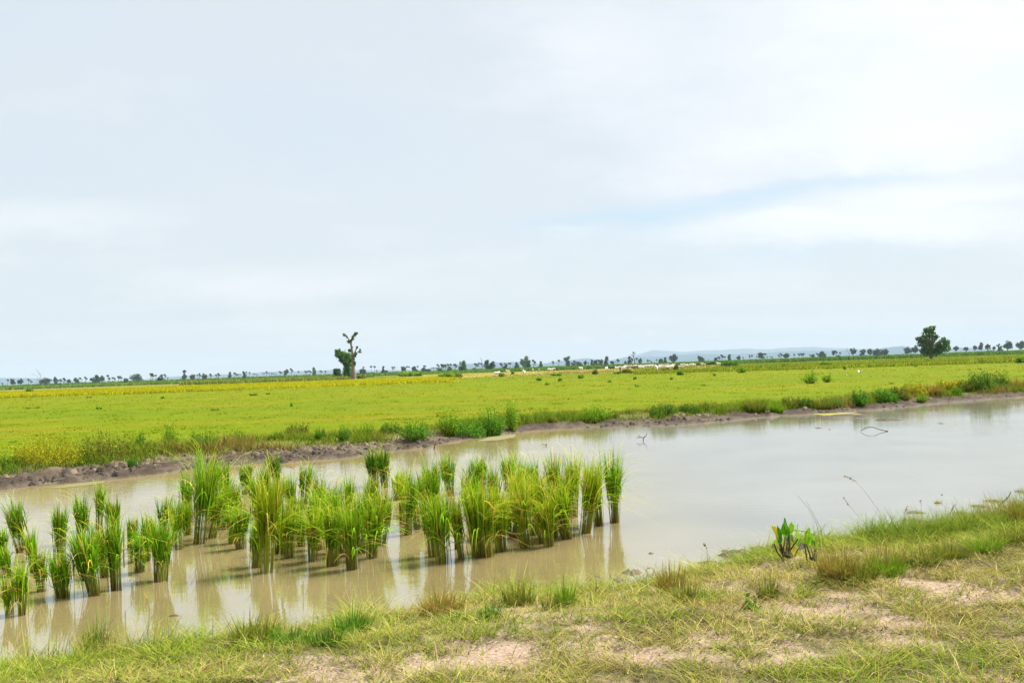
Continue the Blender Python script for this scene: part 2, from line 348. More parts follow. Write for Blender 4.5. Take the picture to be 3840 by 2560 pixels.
def height(x, y, fine=True):
    x = np.asarray(x, float); y = np.asarray(y, float)
    s, t = zones(x, y); r = np.hypot(x, y)
    bed = -0.05 - 0.25 * sm(np.minimum(-s, -t), 0, 2.5)
    zn = 0.02 + 0.20 * sm(s, 0, 0.9) + 0.23 * sm(s, 0.5, 3.0) + 0.12 * sm(x, 3.0, 6.0) * sm(s, 0.0, 1.0)
    mw = mudw(x)
    zf = 0.01 + 0.13 * np.clip(t / mw, 0, 1) + 0.17 * sm(t, mw - 0.15, mw + 0.9)
    zf = zf - 1.10 * sm(r, 70, 420) + 0.25 * (fbm(x * 0.012, y * 0.012, 5) - 0.5) * sm(r, 60, 160)
    z = np.where(s > 0, zn, np.where(t > 0, zf, bed))
    if fine:
        mud = sm(t, -0.6, 0.3) * (1 - sm(t, mw, mw + 0.8)) * (r < 90)
        cl = fbm(x * 1.6, y * 1.3, 31, 4); cl2 = vnoise(x * 6.5, y * 5.0, 37)
        z = z + mud * (0.26 * (cl - 0.47) + 0.13 * np.maximum(cl2 - 0.45, 0) + 0.10 * np.maximum(vnoise(x * 2.7, y * 1.9, 39) - 0.55, 0))
        nb = sm(s, -0.25, 0.2) * (r < 30)
        z = z + nb * (0.07 * (fbm(x * 2.2, y * 2.2, 41) - 0.5) + 0.045 * (fbm(x * 8, y * 8, 43, 4) - 0.5))
        fl = sm(t, mw, mw + 2)
        z = z + fl * (r < 200) * 0.05 * (fbm(x * 0.5, y * 0.5, 45) - 0.5)
    return z
def on_ground(px, py):
    d = pdir(px, py); ts = np.geomspace(2.5, 4000, 6000)
    p = EYE[None, :] + d[None, :] * ts[:, None]
    below = p[:, 2] < np.maximum(height(p[:, 0], p[:, 1]), -9)
    i = int(np.argmax(below)) if below.any() else len(ts) - 1
    q = p[i]; return np.array([q[0], q[1], float(height(q[0], q[1]))])
def depth_of(p): return float((np.asarray(p) - EYE) @ FW)
def mpp(p): return depth_of(p) / F                             # metres per photo pixel at p

# soil and plant colours of the ground by zone
def ground_cols(x, y):
    s, t = zones(x, y); r = np.hypot(x, y); mw = mudw(x); q = x / np.maximum(y, 1)
    n1 = fbm(x * 0.9, y * 1.6, 51); n2 = fbm(x * 0.15, y * 0.3, 53); n3 = fbm(x * 0.02, y * 0.05, 55); n4 = fbm(x * 0.05, y * 0.11, 57)
    def mixc(a, b_, f): return a * (1 - f[..., None]) + np.asarray(b_) * f[..., None]
    soil = mixc(np.broadcast_to(np.array([0.215, 0.160, 0.120]), x.shape + (3,)), (0.125, 0.092, 0.060), sm(n1, 0.45, 0.65))
    soil = mixc(soil, (0.060, 0.055, 0.022), sm(n1 * .6 + .4 * fbm(x * 4, y * 4, 52), 0.42, 0.56) * 0.85)
    shore = 1 - sm(s, 0.1, 0.9)
    nearc = mixc(soil, (0.085, 0.062, 0.042), shore * 0.9)
    field = mixc(np.broadcast_to(np.array([0.082, 0.112, 0.002]), x.shape + (3,)), (0.104, 0.108, 0.004), sm(n2, 0.42, 0.65))
    field = mixc(field, (0.068, 0.104, 0.003), sm(n4, 0.50, 0.66) * 0.8)
    field = mixc(field, (0.098, 0.120, 0.003), sm(r, 60, 170) * 0.6)
    field = mixc(field, (0.075, 0.10, 0.012), sm(n3, 0.5, 0.62) * sm(r, 120, 260) * 0.6)
    crop = sm(y, 165, 185) * (1 - sm(y, 380, 430)) * (1 - sm(q, -0.08, -0.04))
    field = mixc(field, (0.21, 0.19, 0.006), crop * 0.9)
    straw = sm(y, 300, 340) * (1 - sm(y, 560, 640)) * sm(q, -0.13, -0.06) * (1 - sm(q, 0.17, 0.24)) * sm(n4, 0.32, 0.55)
    field = mixc(field, (0.235, 0.165, 0.045), straw * 0.9)
    berm = sm(y, 330, 345) * (1 - sm(y, 372, 392)) * sm(q, -0.02, 0.02) * (1 - sm(q, 0.24, 0.30)) * sm(fbm(x * 0.08, y * 0.02, 61), 0.48, 0.55)
    field = mixc(field, (0.09, 0.06, 0.035), berm * 0.8)
    brown = sm(y, 480, 540) * (1 - sm(y, 720, 820)) * (1 - sm(q, -0.22, -0.16))
    field = mixc(field, (0.17, 0.115, 0.05), brown * 0.8)
    far = sm(y, 600, 800)
    field = mixc(field, (0.065, 0.11, 0.03), far)
    mud = mixc(np.broadcast_to(np.array([0.066, 0.054, 0.040]), x.shape + (3,)), (0.038, 0.029, 0.021), sm(fbm(x * 1.6, y * 1.3, 31), 0.40, 0.58))
    mud = mixc(mud, (0.115, 0.092, 0.064), sm(t, mw * 0.45, mw * 0.9) * sm(n1, 0.35, 0.55) * (0.55 + 0.45 * sm(-x, -3, 3)))
    lip = 1 - sm(t, mw - 0.2 + 1.2 * (n1 - 0.5), mw + 0.9 + 1.2 * (n1 - 0.5))
    farc = mixc(field, (0.10, 0.085, 0.035), (1 - sm(t, mw + 0.4, mw + 3.0)) * 0.6)
    farc = farc * (1 - lip[..., None]) + mud * lip[..., None]
    c = np.where((s > 0)[..., None], nearc, farc)
    c = np.where(((s <= 0) & (t <= 0))[..., None], np.array([0.09, 0.07, 0.045]), c)
    wet = np.where(s > 0, (1 - sm(s, 0.05, 0.5)), (1 - sm(t, 0.3, mw * 0.7)))
    return c, wet

# one polar sheet of ground round the viewpoint, finer where it is near
azs = np.concatenate([np.radians(np.arange(-38, 38.01, 0.11)), np.radians(np.arange(40, 320, 2.5))])
rad = np.concatenate([[0.02], np.geomspace(2.5, 62, 540), np.geomspace(64, 27000, 200)])
A, Rr = np.meshgrid(azs, rad); X = Rr * np.sin(A); Y = Rr * np.cos(A)
Zg = height(X, Y); cg, wg = ground_cols(X, Y)
na, nr = len(azs), len(rad)
i = np.arange(nr - 1)[:, None] * na; j = np.arange(na)[None, :]
gq = np.stack([i + j, i + na + j, i + na + (j + 1) % na, i + (j + 1) % na], -1).reshape(-1, 4)
gm = npmesh('ground', np.stack([X, Y, Zg], -1), gq, cg, [M_GROUND], None, True)
at = gm.attributes.new('wet', 'FLOAT', 'POINT'); at.data.foreach_set('value', wg.ravel().astype(np.float32))
tag(obj('ground', gm), 'flat land of near sandy bank, muddy far bank and wide green plain', 'ground', None, 'structure')

# the pond: a sheet at water level between the two shores
xs = np.linspace(-45, 90, 271); k = np.linspace(0, 1, 60)
lo, hi = yn(xs) - 0.7, yf(xs) + 1.6; hi = np.maximum(hi, lo + 0.01)
PX = np.repeat(xs[:, None], 60, 1); PY = lo[:, None] + (hi - lo)[:, None] * k[None, :]
i = np.arange(270)[:, None] * 60; j = np.arange(59)[None, :]
wq = np.stack([i + j, i + 60 + j, i + 60 + j + 1, i + j + 1], -1).reshape(-1, 4)
wm = npmesh('water', np.stack([PX, PY, PX * 0], -1), wq, None, [M_WATER], None, True)
tag(obj('water', wm), 'still muddy pond water mirroring the pale sky', 'water', None, 'structure')

# hills on the horizon
def ridge(name, pts, dist, label, depth=2500):
    px = np.array([p[0] for p in pts], float); py = np.array([p[1] for p in pts], float)
    X_ = np.linspace(px[0], px[-1], 500); Y_ = np.interp(X_, px, py)
    Y_ = Y_ - 3.0 * (fbm(X_ * 0.02, X_ * 0, 71) - 0.5) - 2.0 * (fbm(X_ * 0.09, X_ * 0, 73) - 0.5)
    d = np.array([pdir(a, b_) for a, b_ in zip(X_, Y_)])
    hd = np.hypot(d[:, 0], d[:, 1]); dx, dy = d[:, 0] / hd, d[:, 1] / hd
    top = H + d[:, 2] / hd * dist
    offs = np.array([-1, -0.7, -0.4, -0.15, 0, 0.2, 0.5, 1.0]) * depth; hf = np.array([0, .25, .55, .86, 1, .85, .5, 0])
    rows = []
    for o_, f_ in zip(offs, hf):
        nn = 1 + 0.28 * (fbm(X_ * 0.05 + o_, X_ * 0 + o_ * 0.01, 77) - 0.5) * (0 if f_ in (0, 1) else 1)
        rows.append(np.stack([dx * (dist + o_), dy * (dist + o_), np.maximum(top, 1) * f_ * nn - 2.0 * (f_ == 0)], -1))
    V = np.concatenate(rows); n = len(X_)
    i = np.arange(len(offs) - 1)[:, None] * n; j = np.arange(n - 1)[None, :]
    qq = np.stack([i + j, i + j + 1, i + n + j + 1, i + n + j], -1).reshape(-1, 4)
    c = np.broadcast_to(np.array([0.025, 0.060, 0.085]), (len(V), 3))  # blue of the hazy distance is put into the hills' own colour
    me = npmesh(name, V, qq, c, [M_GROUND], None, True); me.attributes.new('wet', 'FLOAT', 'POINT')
    tag(obj(name, me), label, 'hills', None, 'structure')
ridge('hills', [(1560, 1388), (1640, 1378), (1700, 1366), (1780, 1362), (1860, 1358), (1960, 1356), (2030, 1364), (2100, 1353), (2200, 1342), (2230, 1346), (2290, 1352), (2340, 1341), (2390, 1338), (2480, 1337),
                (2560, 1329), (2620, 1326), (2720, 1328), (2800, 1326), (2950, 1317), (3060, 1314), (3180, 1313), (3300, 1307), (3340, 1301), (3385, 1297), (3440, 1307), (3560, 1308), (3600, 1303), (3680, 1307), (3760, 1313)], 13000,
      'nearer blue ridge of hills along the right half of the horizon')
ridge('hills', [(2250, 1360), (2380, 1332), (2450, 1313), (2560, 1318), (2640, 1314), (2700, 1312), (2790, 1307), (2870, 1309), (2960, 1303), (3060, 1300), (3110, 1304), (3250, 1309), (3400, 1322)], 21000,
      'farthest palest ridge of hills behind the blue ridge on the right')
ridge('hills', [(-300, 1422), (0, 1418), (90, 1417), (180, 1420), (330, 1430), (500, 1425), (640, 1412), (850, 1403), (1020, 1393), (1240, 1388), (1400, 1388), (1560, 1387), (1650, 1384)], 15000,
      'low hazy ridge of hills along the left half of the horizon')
# ---------------------------------------------------------------- rice clumps standing in the pond
# photo pixels: base x, base y, top y, width of the top, density 0..1, tone (0 dark, 0.5 green, 1 yellow-green), brown base 0..1
def q4(x, y): return x * 0.5442, 1710 + y * 0.5442
def q5(x, y): return 1280 + x * 0.5442, 1710 + y * 0.5442
def q6(x, y): return 2560 + x * 0.5442, 1710 + y * 0.5442
RICE4 = [(430, 970, 640, 150, .9, .45, .8), (645, 955, 470, 190, 1., .45, .6), (800, 920, 330, 110, .7, .5, .9), (285, 930, 600, 130, .35, .6, .7), (150, 1095, 700, 90, .3, .6, .5),
         (70, 1090, 830, 100, .2, .6, .3), (960, 795, 430, 120, .55, .4, .8), (1110, 857, 350, 210, .9, .45, .4), (1370, 600, -30, 230, 1., .5, .7), (1530, 487, 110, 130, .8, .35, .9),
         (1600, 600, 330, 90, .5, .4, .6), (1655, 635, 340, 150, .8, .4, .6), (1830, 800, 120, 210, 1., .75, .3), (1765, 765, 420, 110, .6, .45, .5), (1925, 667, 330, 100, .6, .5, .9),
         (2085, 617, 330, 110, .6, .5, .8), (2200, 642, 230, 140, .6, .55, .6), (2295, 752, 270, 170, .9, .6, .7), (408, 700, 300, 105, .8, .5, .2), (560, 600, 235, 100, .55, .35, .3),
         (680, 500, 180, 80, .35, .5, .4), (800, 560, 225, 100, .6, .5, .4), (140, 660, 270, 150, .6, .45, .6), (1290, 540, 290, 90, .5, .6, .7), (900, 640, 400, 80, .4, .35, .7),
         (1690, 260, 30, 110, .8, .25, .5), (1915, 212, -40, 110, .8, .25, .4), (2095, 330, 10, 160, .7, .45, .5), (1985, 560, 240, 90, .4, .5, .7), (15, 690, 480, 90, .5, .4, .5),
         (1480, 330, 30, 120, .35, .6, .5), (2050, 480, 250, 80, .4, .45, .6), (1120, 560, 250, 120, .35, .5, .5), (1790, 500, 190, 110, .5, .5, .5)]
RICE5 = [(268, 606, 190, 150, .9, .6, 1.), (75, 777, 300, 150, 1., .55, .8), (152, 662, 160, 160, .9, .55, .8), (10, 662, 170, 120, .8, .5, .7), (380, 298, 110, 130, .7, .25, .7),
         (225, 205, -70, 110, .9, .25, .3), (300, 215, -55, 100, .9, .3, .3), (462, 540, 120, 90, .45, .5, .8), (525, 500, 150, 80, .4, .4, .8), (700, 735, 190, 230, 1., .55, .5),
         (755, 272, -10, 150, .9, .3, 1.), (650, 470, 60, 150, .6, .45, .6), (830, 705, 300, 110, .22, .7, .5), (950, 690, 130, 220, 1., .65, .4), (1010, 692, 170, 170, .9, .7, .5),
         (1100, 656, 230, 160, .9, .7, .7), (1178, 562, 210, 140, .9, .7, 1.), (965, 240, -40, 200, .9, .4, .4), (1150, 240, -60, 150, .8, .4, .4), (1268, 632, 180, 160, .8, .65, .6),
         (1385, 597, 240, 150, .8, .7, .8), (1462, 560, 110, 150, .8, .7, .5), (1560, 567, 150, 170, .9, .65, .9), (1680, 527, 10, 190, 1., .7, .6), (1772, 477, -10, 140, .9, .6, .8),
         (1880, 455, -85, 170, 1., .45, 1.), (1330, 360, 10, 140, .6, .5, .5), (1480, 380, -40, 140, .6, .6, .5), (1600, 420, -35, 150, .7, .6, .5), (420, 470, 90, 60, .3, .8, .5), (1390, 470, 60, 150, .6, .7, .5)]
def rice_clump(bx, by, ty, wpx, dens, tone, brown):
    p = on_z(bx, by, 0.0); m = mpp(p); h = max(0.45, (by - ty) * m * 1.02 * rng.uniform(.92, 1.1)); half = wpx * m * 0.5 * rng.uniform(.78, 1.12)
    r0 = 0.028 + 0.035 * dens + half * 0.10; tilt = rng.normal(0, .075, 2)
    root = empty('rice_clump', (p[0], p[1], -0.03), rng.uniform(0, 6))
    dark, mid, yel = np.array([.042, .120, .009]), np.array([.125, .265, .008]), np.array([.330, .380, .010])
    tc_ = dark * (1 - tone * 2) + mid * tone * 2 if tone < .5 else mid * (2 - tone * 2) + yel * (tone * 2 - 1)
    # stems: a sheaf that opens upwards, brown and dry near the water
    n = int(26 + 46 * dens)
    a = rng.uniform(0, 2 * np.pi, n); rr = r0 * np.sqrt(rng.uniform(0, 1, n))
    b = np.stack([np.cos(a) * rr, np.sin(a) * rr, np.zeros(n)], -1)
    az = a + rng.normal(0, .7, n); lean = np.clip(half / h * rng.uniform(.0, .8, n) ** 1.2, 0, .6)
    stray = rng.uniform(size=n) < .12; b[stray, :2] *= rng.uniform(1.3, 2.4, (stray.sum(), 1))
    br = np.where(rng.uniform(size=(n, 1)) < .25 + .6 * brown, [[.105, .060, .022]], [[.180, .165, .022]]) * rng.uniform(.6, 1.5, (n, 1))
    sh = h * rng.uniform(.42, .66, n)
    S = Acc().add(blades(b, sh, rng.uniform(.008, .014, n), az, lean, 0.02, 3, br, tc_ * .9, tip=.5))
    obj('stems', S.mesh('rice_stems', [M_BLADE]), root)
    # leaves spring from the stems at all heights
    n = int(60 + 210 * dens)
    k = rng.integers(0, len(b), n); f = rng.uniform(.42, .99, n) ** .8
    bb = b[k] + np.stack([np.cos(az[k]) * lean[k] * sh[k] * f, np.sin(az[k]) * lean[k] * sh[k] * f, sh[k] * f], -1)
    top = h * (.62 + .46 * rng.uniform(0, 1, n)) - bb[:, 2]; lh = np.clip(top * rng.uniform(.75, 1.08, n), .14, .62 * h)
    ll = np.clip(half / h * rng.uniform(.05, 1.25, n), 0, .95); dr = np.where(rng.uniform(size=n) < .20, rng.uniform(.3, 1.3, n), rng.uniform(0, .15, n))
    gold = rng.uniform(size=(n, 1)) < (.05 + .13 * tone)
    c1 = np.where(gold, [[.42, .30, .035]], tc_[None, :]) * rng.uniform(.5, 1.6, (n, 1)) * rng.uniform(.75, 1.15) * rng.uniform(.9, 1.1, (n, 3))
    Lf = Acc().add(blades(bb, lh, rng.uniform(.009, .016, n), az[k] + rng.normal(0, .9, n), ll, dr, 5, c1 * .62, c1 * 1.15, tip=.06, belly=.2))
    # a few leaves reach out and bend to the water
    n2 = int(7 + 8 * dens); k = rng.integers(0, len(b), n2)
    bb2 = b[k] + np.stack([np.zeros(n2), np.zeros(n2), sh[k] * rng.uniform(.25, .8, n2)], -1)
    cb = np.where(rng.uniform(size=(n2, 1)) < .5, [[.34, .22, .05]], tc_[None, :] * 1.2)
    Lf.add(blades(bb2, h * rng.uniform(.3, .5, n2), .012, rng.uniform(0, 6.3, n2), rng.uniform(.3, .7, n2), rng.uniform(.7, 1.6, n2), 6, cb, cb, belly=.3))
    obj('leaves', Lf.mesh('rice_leaves', [M_BLADE]), root)
    # thin arching seed heads above the leaves
    n3 = int(5 + 12 * dens); k = rng.integers(0, len(b), n3)
    bb3 = b[k] + np.stack([np.cos(az[k]) * lean[k] * sh[k], np.sin(az[k]) * lean[k] * sh[k], sh[k] * .95], -1)
    P = Acc(); hh = h * rng.uniform(1.0, 1.24, n3) - bb3[:, 2]; az3 = rng.uniform(0, 6.3, n3)
    P.add(blades(bb3, np.clip(hh, .15, 2), .006, az3, rng.uniform(.05, .3, n3), rng.uniform(.15, .7, n3), 6, tc_ * 1.2, [.38, .36, .05], tip=.9))
    obj('seed_heads', P.mesh('rice_seeds', [M_BLADE]), root)
    root.rotation_euler = (tilt[0], tilt[1], root.rotation_euler[2])
    return root, p, h
EX4 = [(1230, 640, 210, 150, .5, .6, .5), (1460, 560, 130, 150, .5, .65, .6), (1985, 700, 330, 130, .5, .6, .6), (2150, 720, 330, 150, .6, .6, .6), (2240, 560, 190, 140, .5, .55, .6), 
       (1010, 720, 380, 120, .45, .5, .6), (230, 800, 480, 90, .2, .55, .5), (60, 830, 560, 110, .25, .5, .5), (725, 830, 420, 130, .5, .55, .7)]
EX4 += [(1560, 390, 40, 120, .6, .5, .6), (1760, 430, 70, 120, .6, .55, .6), (1850, 390, 30, 120, .55, .45, .6), (2010, 410, 60, 120, .55, .5, .6), (2180, 440, 100, 130, .5, .55, .6), (1640, 490, 160, 120, .6, .55, .6), (1450, 440, 60, 120, .55, .5, .6), (2270, 490, 170, 130, .55, .55, .6), (1310, 430, 40, 110, .5, .5, .6), (1900, 500, 130, 110, .5, .6, .6)]
EX5 = [(470, 420, 40, 80, .35, .5, .6), (560, 390, 50, 110, .5, .45, .6), (640, 340, 0, 120, .6, .4, .6), (885, 420, 60, 120, .6, .5, .6), (1060, 420, 50, 130, .6, .55, .6), (1225, 390, 10, 120, .6, .55, .6), (60, 480, 90, 120, .6, .55, .6), (180, 470, 110, 120, .6, .55, .6), (210, 700, 260, 150, .6, .6, .8), (640, 690, 240, 140, .6, .6, .6), (800, 640, 230, 80, .2, .6, .6), (1050, 560, 140, 160, .7, .75, .6), (1230, 520, 90, 160, .7, .75, .6), (1330, 540, 130, 150, .7, .75, .7), (1430, 620, 260, 130, .6, .7, .8), (1530, 500, 60, 150, .7, .7, .6)]
rice = []
for lst, f in ((RICE4 + EX4, q4), (RICE5 + EX5, q5)):
    for (x, y, ty, wd, dn, tn, brn) in lst:
        bx, by = f(x, y); _, tpy = f(x, ty)
        root, p, h = rice_clump(bx, by, tpy, wd * .5442, dn, tn, brn)
        rice.append(dict(o=root, px=bx, py=by, d=depth_of(p), tn=tn, dn=dn, br=brn, h=h))
look = lambda r: ('sparse thin' if r['dn'] < .45 else 'dark green' if r['tn'] < .36 else 'yellow-green' if r['tn'] > .62 else 'brown-footed green' if r['br'] > .75 else 'mid-green')
rice.sort(key=lambda r: r['px'])
BLK = [(0, 300, 'far left end of the pond'), (300, 640, 'left part of the pond'), (640, 960, 'pond under the pollarded tree'), (960, 1300, 'middle of the planting'), (1300, 1640, 'pond right of the pollarded tree'),
       (1640, 2000, 'dense block'), (2000, 2340, 'right end of the planting')]
for a, b_, where in BLK:
    g = [r for r in rice if a <= r['px'] < b_]
    g.sort(key=lambda r: r['d'])
    for i, r in enumerate(g):
        rank = 'nearest' if i == 0 else 'farthest' if i == len(g) - 1 else ORD[i] + ' nearest'
        tag(r['o'], f"{look(r)} rice clump, {rank} in the {where}", 'rice plant', 'rice clumps standing in the flooded pond')

# ---------------------------------------------------------------- ground cover nobody could count
def scatter(n, x0, x1, y0, y1): return rng.uniform(x0, x1, n), rng.uniform(y0, y1, n)
def fan(n, r0, r1, a0, a1, p=1.0):
    r = r0 * (r1 / r0) ** rng.uniform(0, 1, n) ** p; a = np.radians(rng.uniform(a0, a1, n)); return r * np.sin(a), r * np.cos(a)
def pick(n, table):
    """random colours from (weight, rgb) rows"""
    w_ = np.array([t_[0] for t_ in table], float); c_ = np.array([t_[1] for t_ in table], float)
    return c_[rng.choice(len(w_), n, p=w_ / w_.sum())]
# turf on the near bank: short dry tufts with bare sandy gaps, lusher along the water and to the right
x, y = scatter(1300000, -11, 14, 2.5, 17)
s, t_ = zones(x, y); keep = (s > -0.05) & (np.abs(x) < y * 0.62 + 2.0)
x, y, s = x[keep], y[keep], s[keep]
n1 = fbm(x * 0.9, y * 1.6, 51); n2 = fbm(x * 2.6, y * 3.4, 81); lush = (1 - sm(s, 0.5, 1.7)) + 0.9 * sm(x, 2.6, 4.5) * (1 - sm(s, 1.2, 2.6))
dens = sm(n1 * .62 + n2 * .38 + 0.20 * np.clip(lush, 0, 1) - 0.030 * np.clip(s - 1.9, 0, 3) + .10 * (fbm(x * 7, y * 7, 89) - .5), 0.235, 0.385)
edge = sm(s, -0.05, 0.22)
keep = rng.uniform(size=len(x)) < (0.06 + 0.94 * dens) * edge * np.clip(0.62 + 0.35 * lush, 0, 1)
x, y, s, lush, n2, n1 = x[keep], y[keep], s[keep], np.clip(lush[keep], 0, 1.4), n2[keep], n1[keep]
n = len(x); z = height(x, y) - 0.01
tuf = fbm(x * 5.5, y * 5.5, 90); hh = rng.uniform(.025, .075, n) * (.45 + 1.3 * sm(tuf, .35, .65)) * (1 + 1.2 * lush * rng.uniform(0, 1, n) ** 2) * (.7 + .9 * n2)
green = np.clip(0.48 + .34 * lush + 1.1 * (n2 - .5) + 1.0 * (fbm(x * .5, y * .8, 83) - .5), 0.03, .95)
cg_ = np.where(rng.uniform(size=(n, 1)) < green[:, None], pick(n, [(3, [.135, .185, .018]), (2, [.185, .210, .026]), (1.2, [.080, .150, .016])]), pick(n, [(3, [.260, .215, .065]), (2, [.215, .190, .042]), (1.5, [.330, .270, .110]), (1, [.13, .10, .04])]))
cg_ = cg_ * rng.uniform(.5, 1.5, (n, 1)) * (.75 + .65 * tuf)[:, None]
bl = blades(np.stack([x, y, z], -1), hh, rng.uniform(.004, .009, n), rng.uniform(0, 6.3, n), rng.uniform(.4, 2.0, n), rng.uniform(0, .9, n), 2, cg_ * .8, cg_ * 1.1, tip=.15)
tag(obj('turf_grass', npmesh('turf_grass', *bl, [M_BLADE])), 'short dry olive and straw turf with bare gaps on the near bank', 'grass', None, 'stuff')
print('turf blades', n)
# taller shore grass thickening along the water, deepest on the right
x, y = scatter(520000, -8, 13, 5, 17); s, t_ = zones(x, y); rt = sm(x, 2.4, 4.2)
cl = fbm(x * 1.3, y * 1.3, 85); wd = .75 + 1.2 * rt
keep = (s > -.04) & (rng.uniform(size=len(x)) < (.70 + .30 * rt) * sm(cl, .40 - .10 * rt, .62 - .12 * rt) * (1 - sm(s, wd * .6, wd)) * sm(s, -.04, .15 + .1 * rt)) & ~((np.abs(x - 2.75) < .75) & (s < 1.1))
x, y, s, rt, cl = x[keep], y[keep], s[keep], rt[keep], cl[keep]; n = len(x)
hh = rng.uniform(.05, .24, n) * (1.0 + .15 * rt) * (.25 + 1.4 * sm(fbm(x * 2.2, y * 2.2, 86), .3, .7)); hue = fbm(x * .9, y * .9, 87)
c1 = np.where((rng.uniform(size=n) < sm(hue, .38, .66))[:, None], pick(n, [(3, [.125, .185, .018]), (2, [.095, .165, .018]), (1, [.18, .21, .022])]), pick(n, [(3, [.20, .175, .040]), (2, [.26, .205, .075]), (1, [.13, .12, .03])])) * rng.uniform(.65, 1.3, (n, 1))
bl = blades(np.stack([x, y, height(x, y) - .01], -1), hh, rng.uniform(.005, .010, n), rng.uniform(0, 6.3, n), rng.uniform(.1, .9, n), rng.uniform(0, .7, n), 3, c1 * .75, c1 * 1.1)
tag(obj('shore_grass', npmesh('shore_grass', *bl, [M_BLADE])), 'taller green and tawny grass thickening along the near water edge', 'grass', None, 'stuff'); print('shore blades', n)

# dead bits of straw and crumbs of earth lying on the bare soil
x, y = scatter(60000, -9, 13, 3, 15); s, t_ = zones(x, y); keep = (s > .1) & (np.abs(x) < y * .62 + 1); x, y = x[keep], y[keep]; n = len(x)
c1 = pick(n, [(3, [.30, .23, .11]), (2, [.16, .11, .06]), (2, [.07, .05, .032]), (1, [.40, .33, .20])]) * rng.uniform(.6, 1.3, (n, 1))
bl = blades(np.stack([x, y, height(x, y) + .002], -1), rng.uniform(.004, .012, n), rng.uniform(.004, .012, n), rng.uniform(0, 6.3, n), rng.uniform(1.5, 7, n), 0, 1, c1, c1, tip=.5)
tag(obj('dry_litter', npmesh('dry_litter', *bl, [M_BLADE])), 'scraps of dead straw and earth crumbs on the near bank', 'litter', None, 'stuff')
# the far bank: a ragged fringe of taller grass behind the mud
x = rng.uniform(-22, 48, 200000); e = rng.uniform(-.9, 3.2, 200000); y = yf(x) + (mudw(x) + e) / FSL
k_ = (y > 18) & (np.abs(x) < y * .68); x, y, e = x[k_], y[k_], e[k_]
cl = fbm(x * .55, y * .55, 91); cl2 = fbm(x * 1.9, y * 1.9, 93)
p = (.25 + .75 * sm(cl * .6 + cl2 * .5, .42, .62)) * sm(e, -.9, .1) * (1 - sm(e, .7, 2.6)) + .12 * sm(e, 0, .6) * (1 - sm(e, 2, 3.2))
keep = rng.uniform(size=len(x)) < p * .75
x, y, e, cl, cl2 = x[keep], y[keep], e[keep], cl[keep], cl2[keep]; n = len(x)
hh = rng.uniform(.10, .36, n) * (.45 + 1.1 * sm(cl * .6 + cl2 * .5, .45, .72)) * (1 - .6 * sm(e, .8, 3))
hue = fbm(x * .35, y * .35, 95)
c1 = np.where((rng.uniform(size=n) < sm(hue, .28, .55))[:, None], pick(n, [(3, [.130, .190, .014]), (2, [.085, .165, .014]), (1, [.18, .22, .014])]), pick(n, [(3, [.190, .175, .025]), (2, [.23, .17, .05]), (1, [.11, .09, .035])])) * rng.uniform(.7, 1.35, (n, 1))
bl = blades(np.stack([x, y, height(x, y) - .02], -1), hh, rng.uniform(.012, .03, n), rng.uniform(0, 6.3, n), rng.uniform(.05, .6, n), rng.uniform(0, .5, n), 3, c1 * .7, c1 * 1.1)
tag(obj('bank_grass', npmesh('bank_grass', *bl, [M_BLADE])), 'ragged fringe of mixed grass along the muddy far bank', 'grass', None, 'stuff')
print('bank blades', n)

# pasture beyond it
x, y = fan(330000, 24, 330, -32, 33)
s, t_ = zones(x, y); mw = mudw(x); keep = t_ > mw + .5
x, y = x[keep], y[keep]; r = np.hypot(x, y); n = len(x)
pn = fbm(x * .15, y * .15, 101); pn2 = fbm(x * .9, y * .9, 103)
keep = rng.uniform(size=n) < .45 + .55 * sm(pn * .35 + pn2 * .65, .36, .60); x, y, r, pn, pn2 = x[keep], y[keep], r[keep], pn[keep], pn2[keep]; n = len(x)
hh = rng.uniform(.012, .038, n) * (1 + 1.1 * sm(pn2, .55, .75)) * (1 + r / 220)
c1 = np.where((rng.uniform(size=n) < sm(pn2, .25, .62))[:, None], pick(n, [(4, [.108, .152, .002]), (2, [.088, .138, .002]), (2, [.130, .162, .003])]), pick(n, [(3, [.126, .146, .005]), (1, [.14, .13, .02]), (2, [.115, .150, .004])])) * rng.uniform(.85, 1.15, (n, 1))
c1 = c1 * (.45 + 1.0 * fbm(x * .30, y * .55, 105))[:, None]
bl = blades(np.stack([x, y, height(x, y) - .01], -1), hh, hh * .45 * (1 + r / 120), rng.uniform(0, 6.3, n), rng.uniform(.4, 1.6, n), rng.uniform(0, .6, n), 2, c1 * .9, c1 * 1.05, tip=.2)
tag(obj('pasture_grass', npmesh('pasture_grass', *bl, [M_BLADE])), 'short bright green pasture grass on the plain beyond the pond', 'grass', None, 'stuff')
print('pasture blades', n)

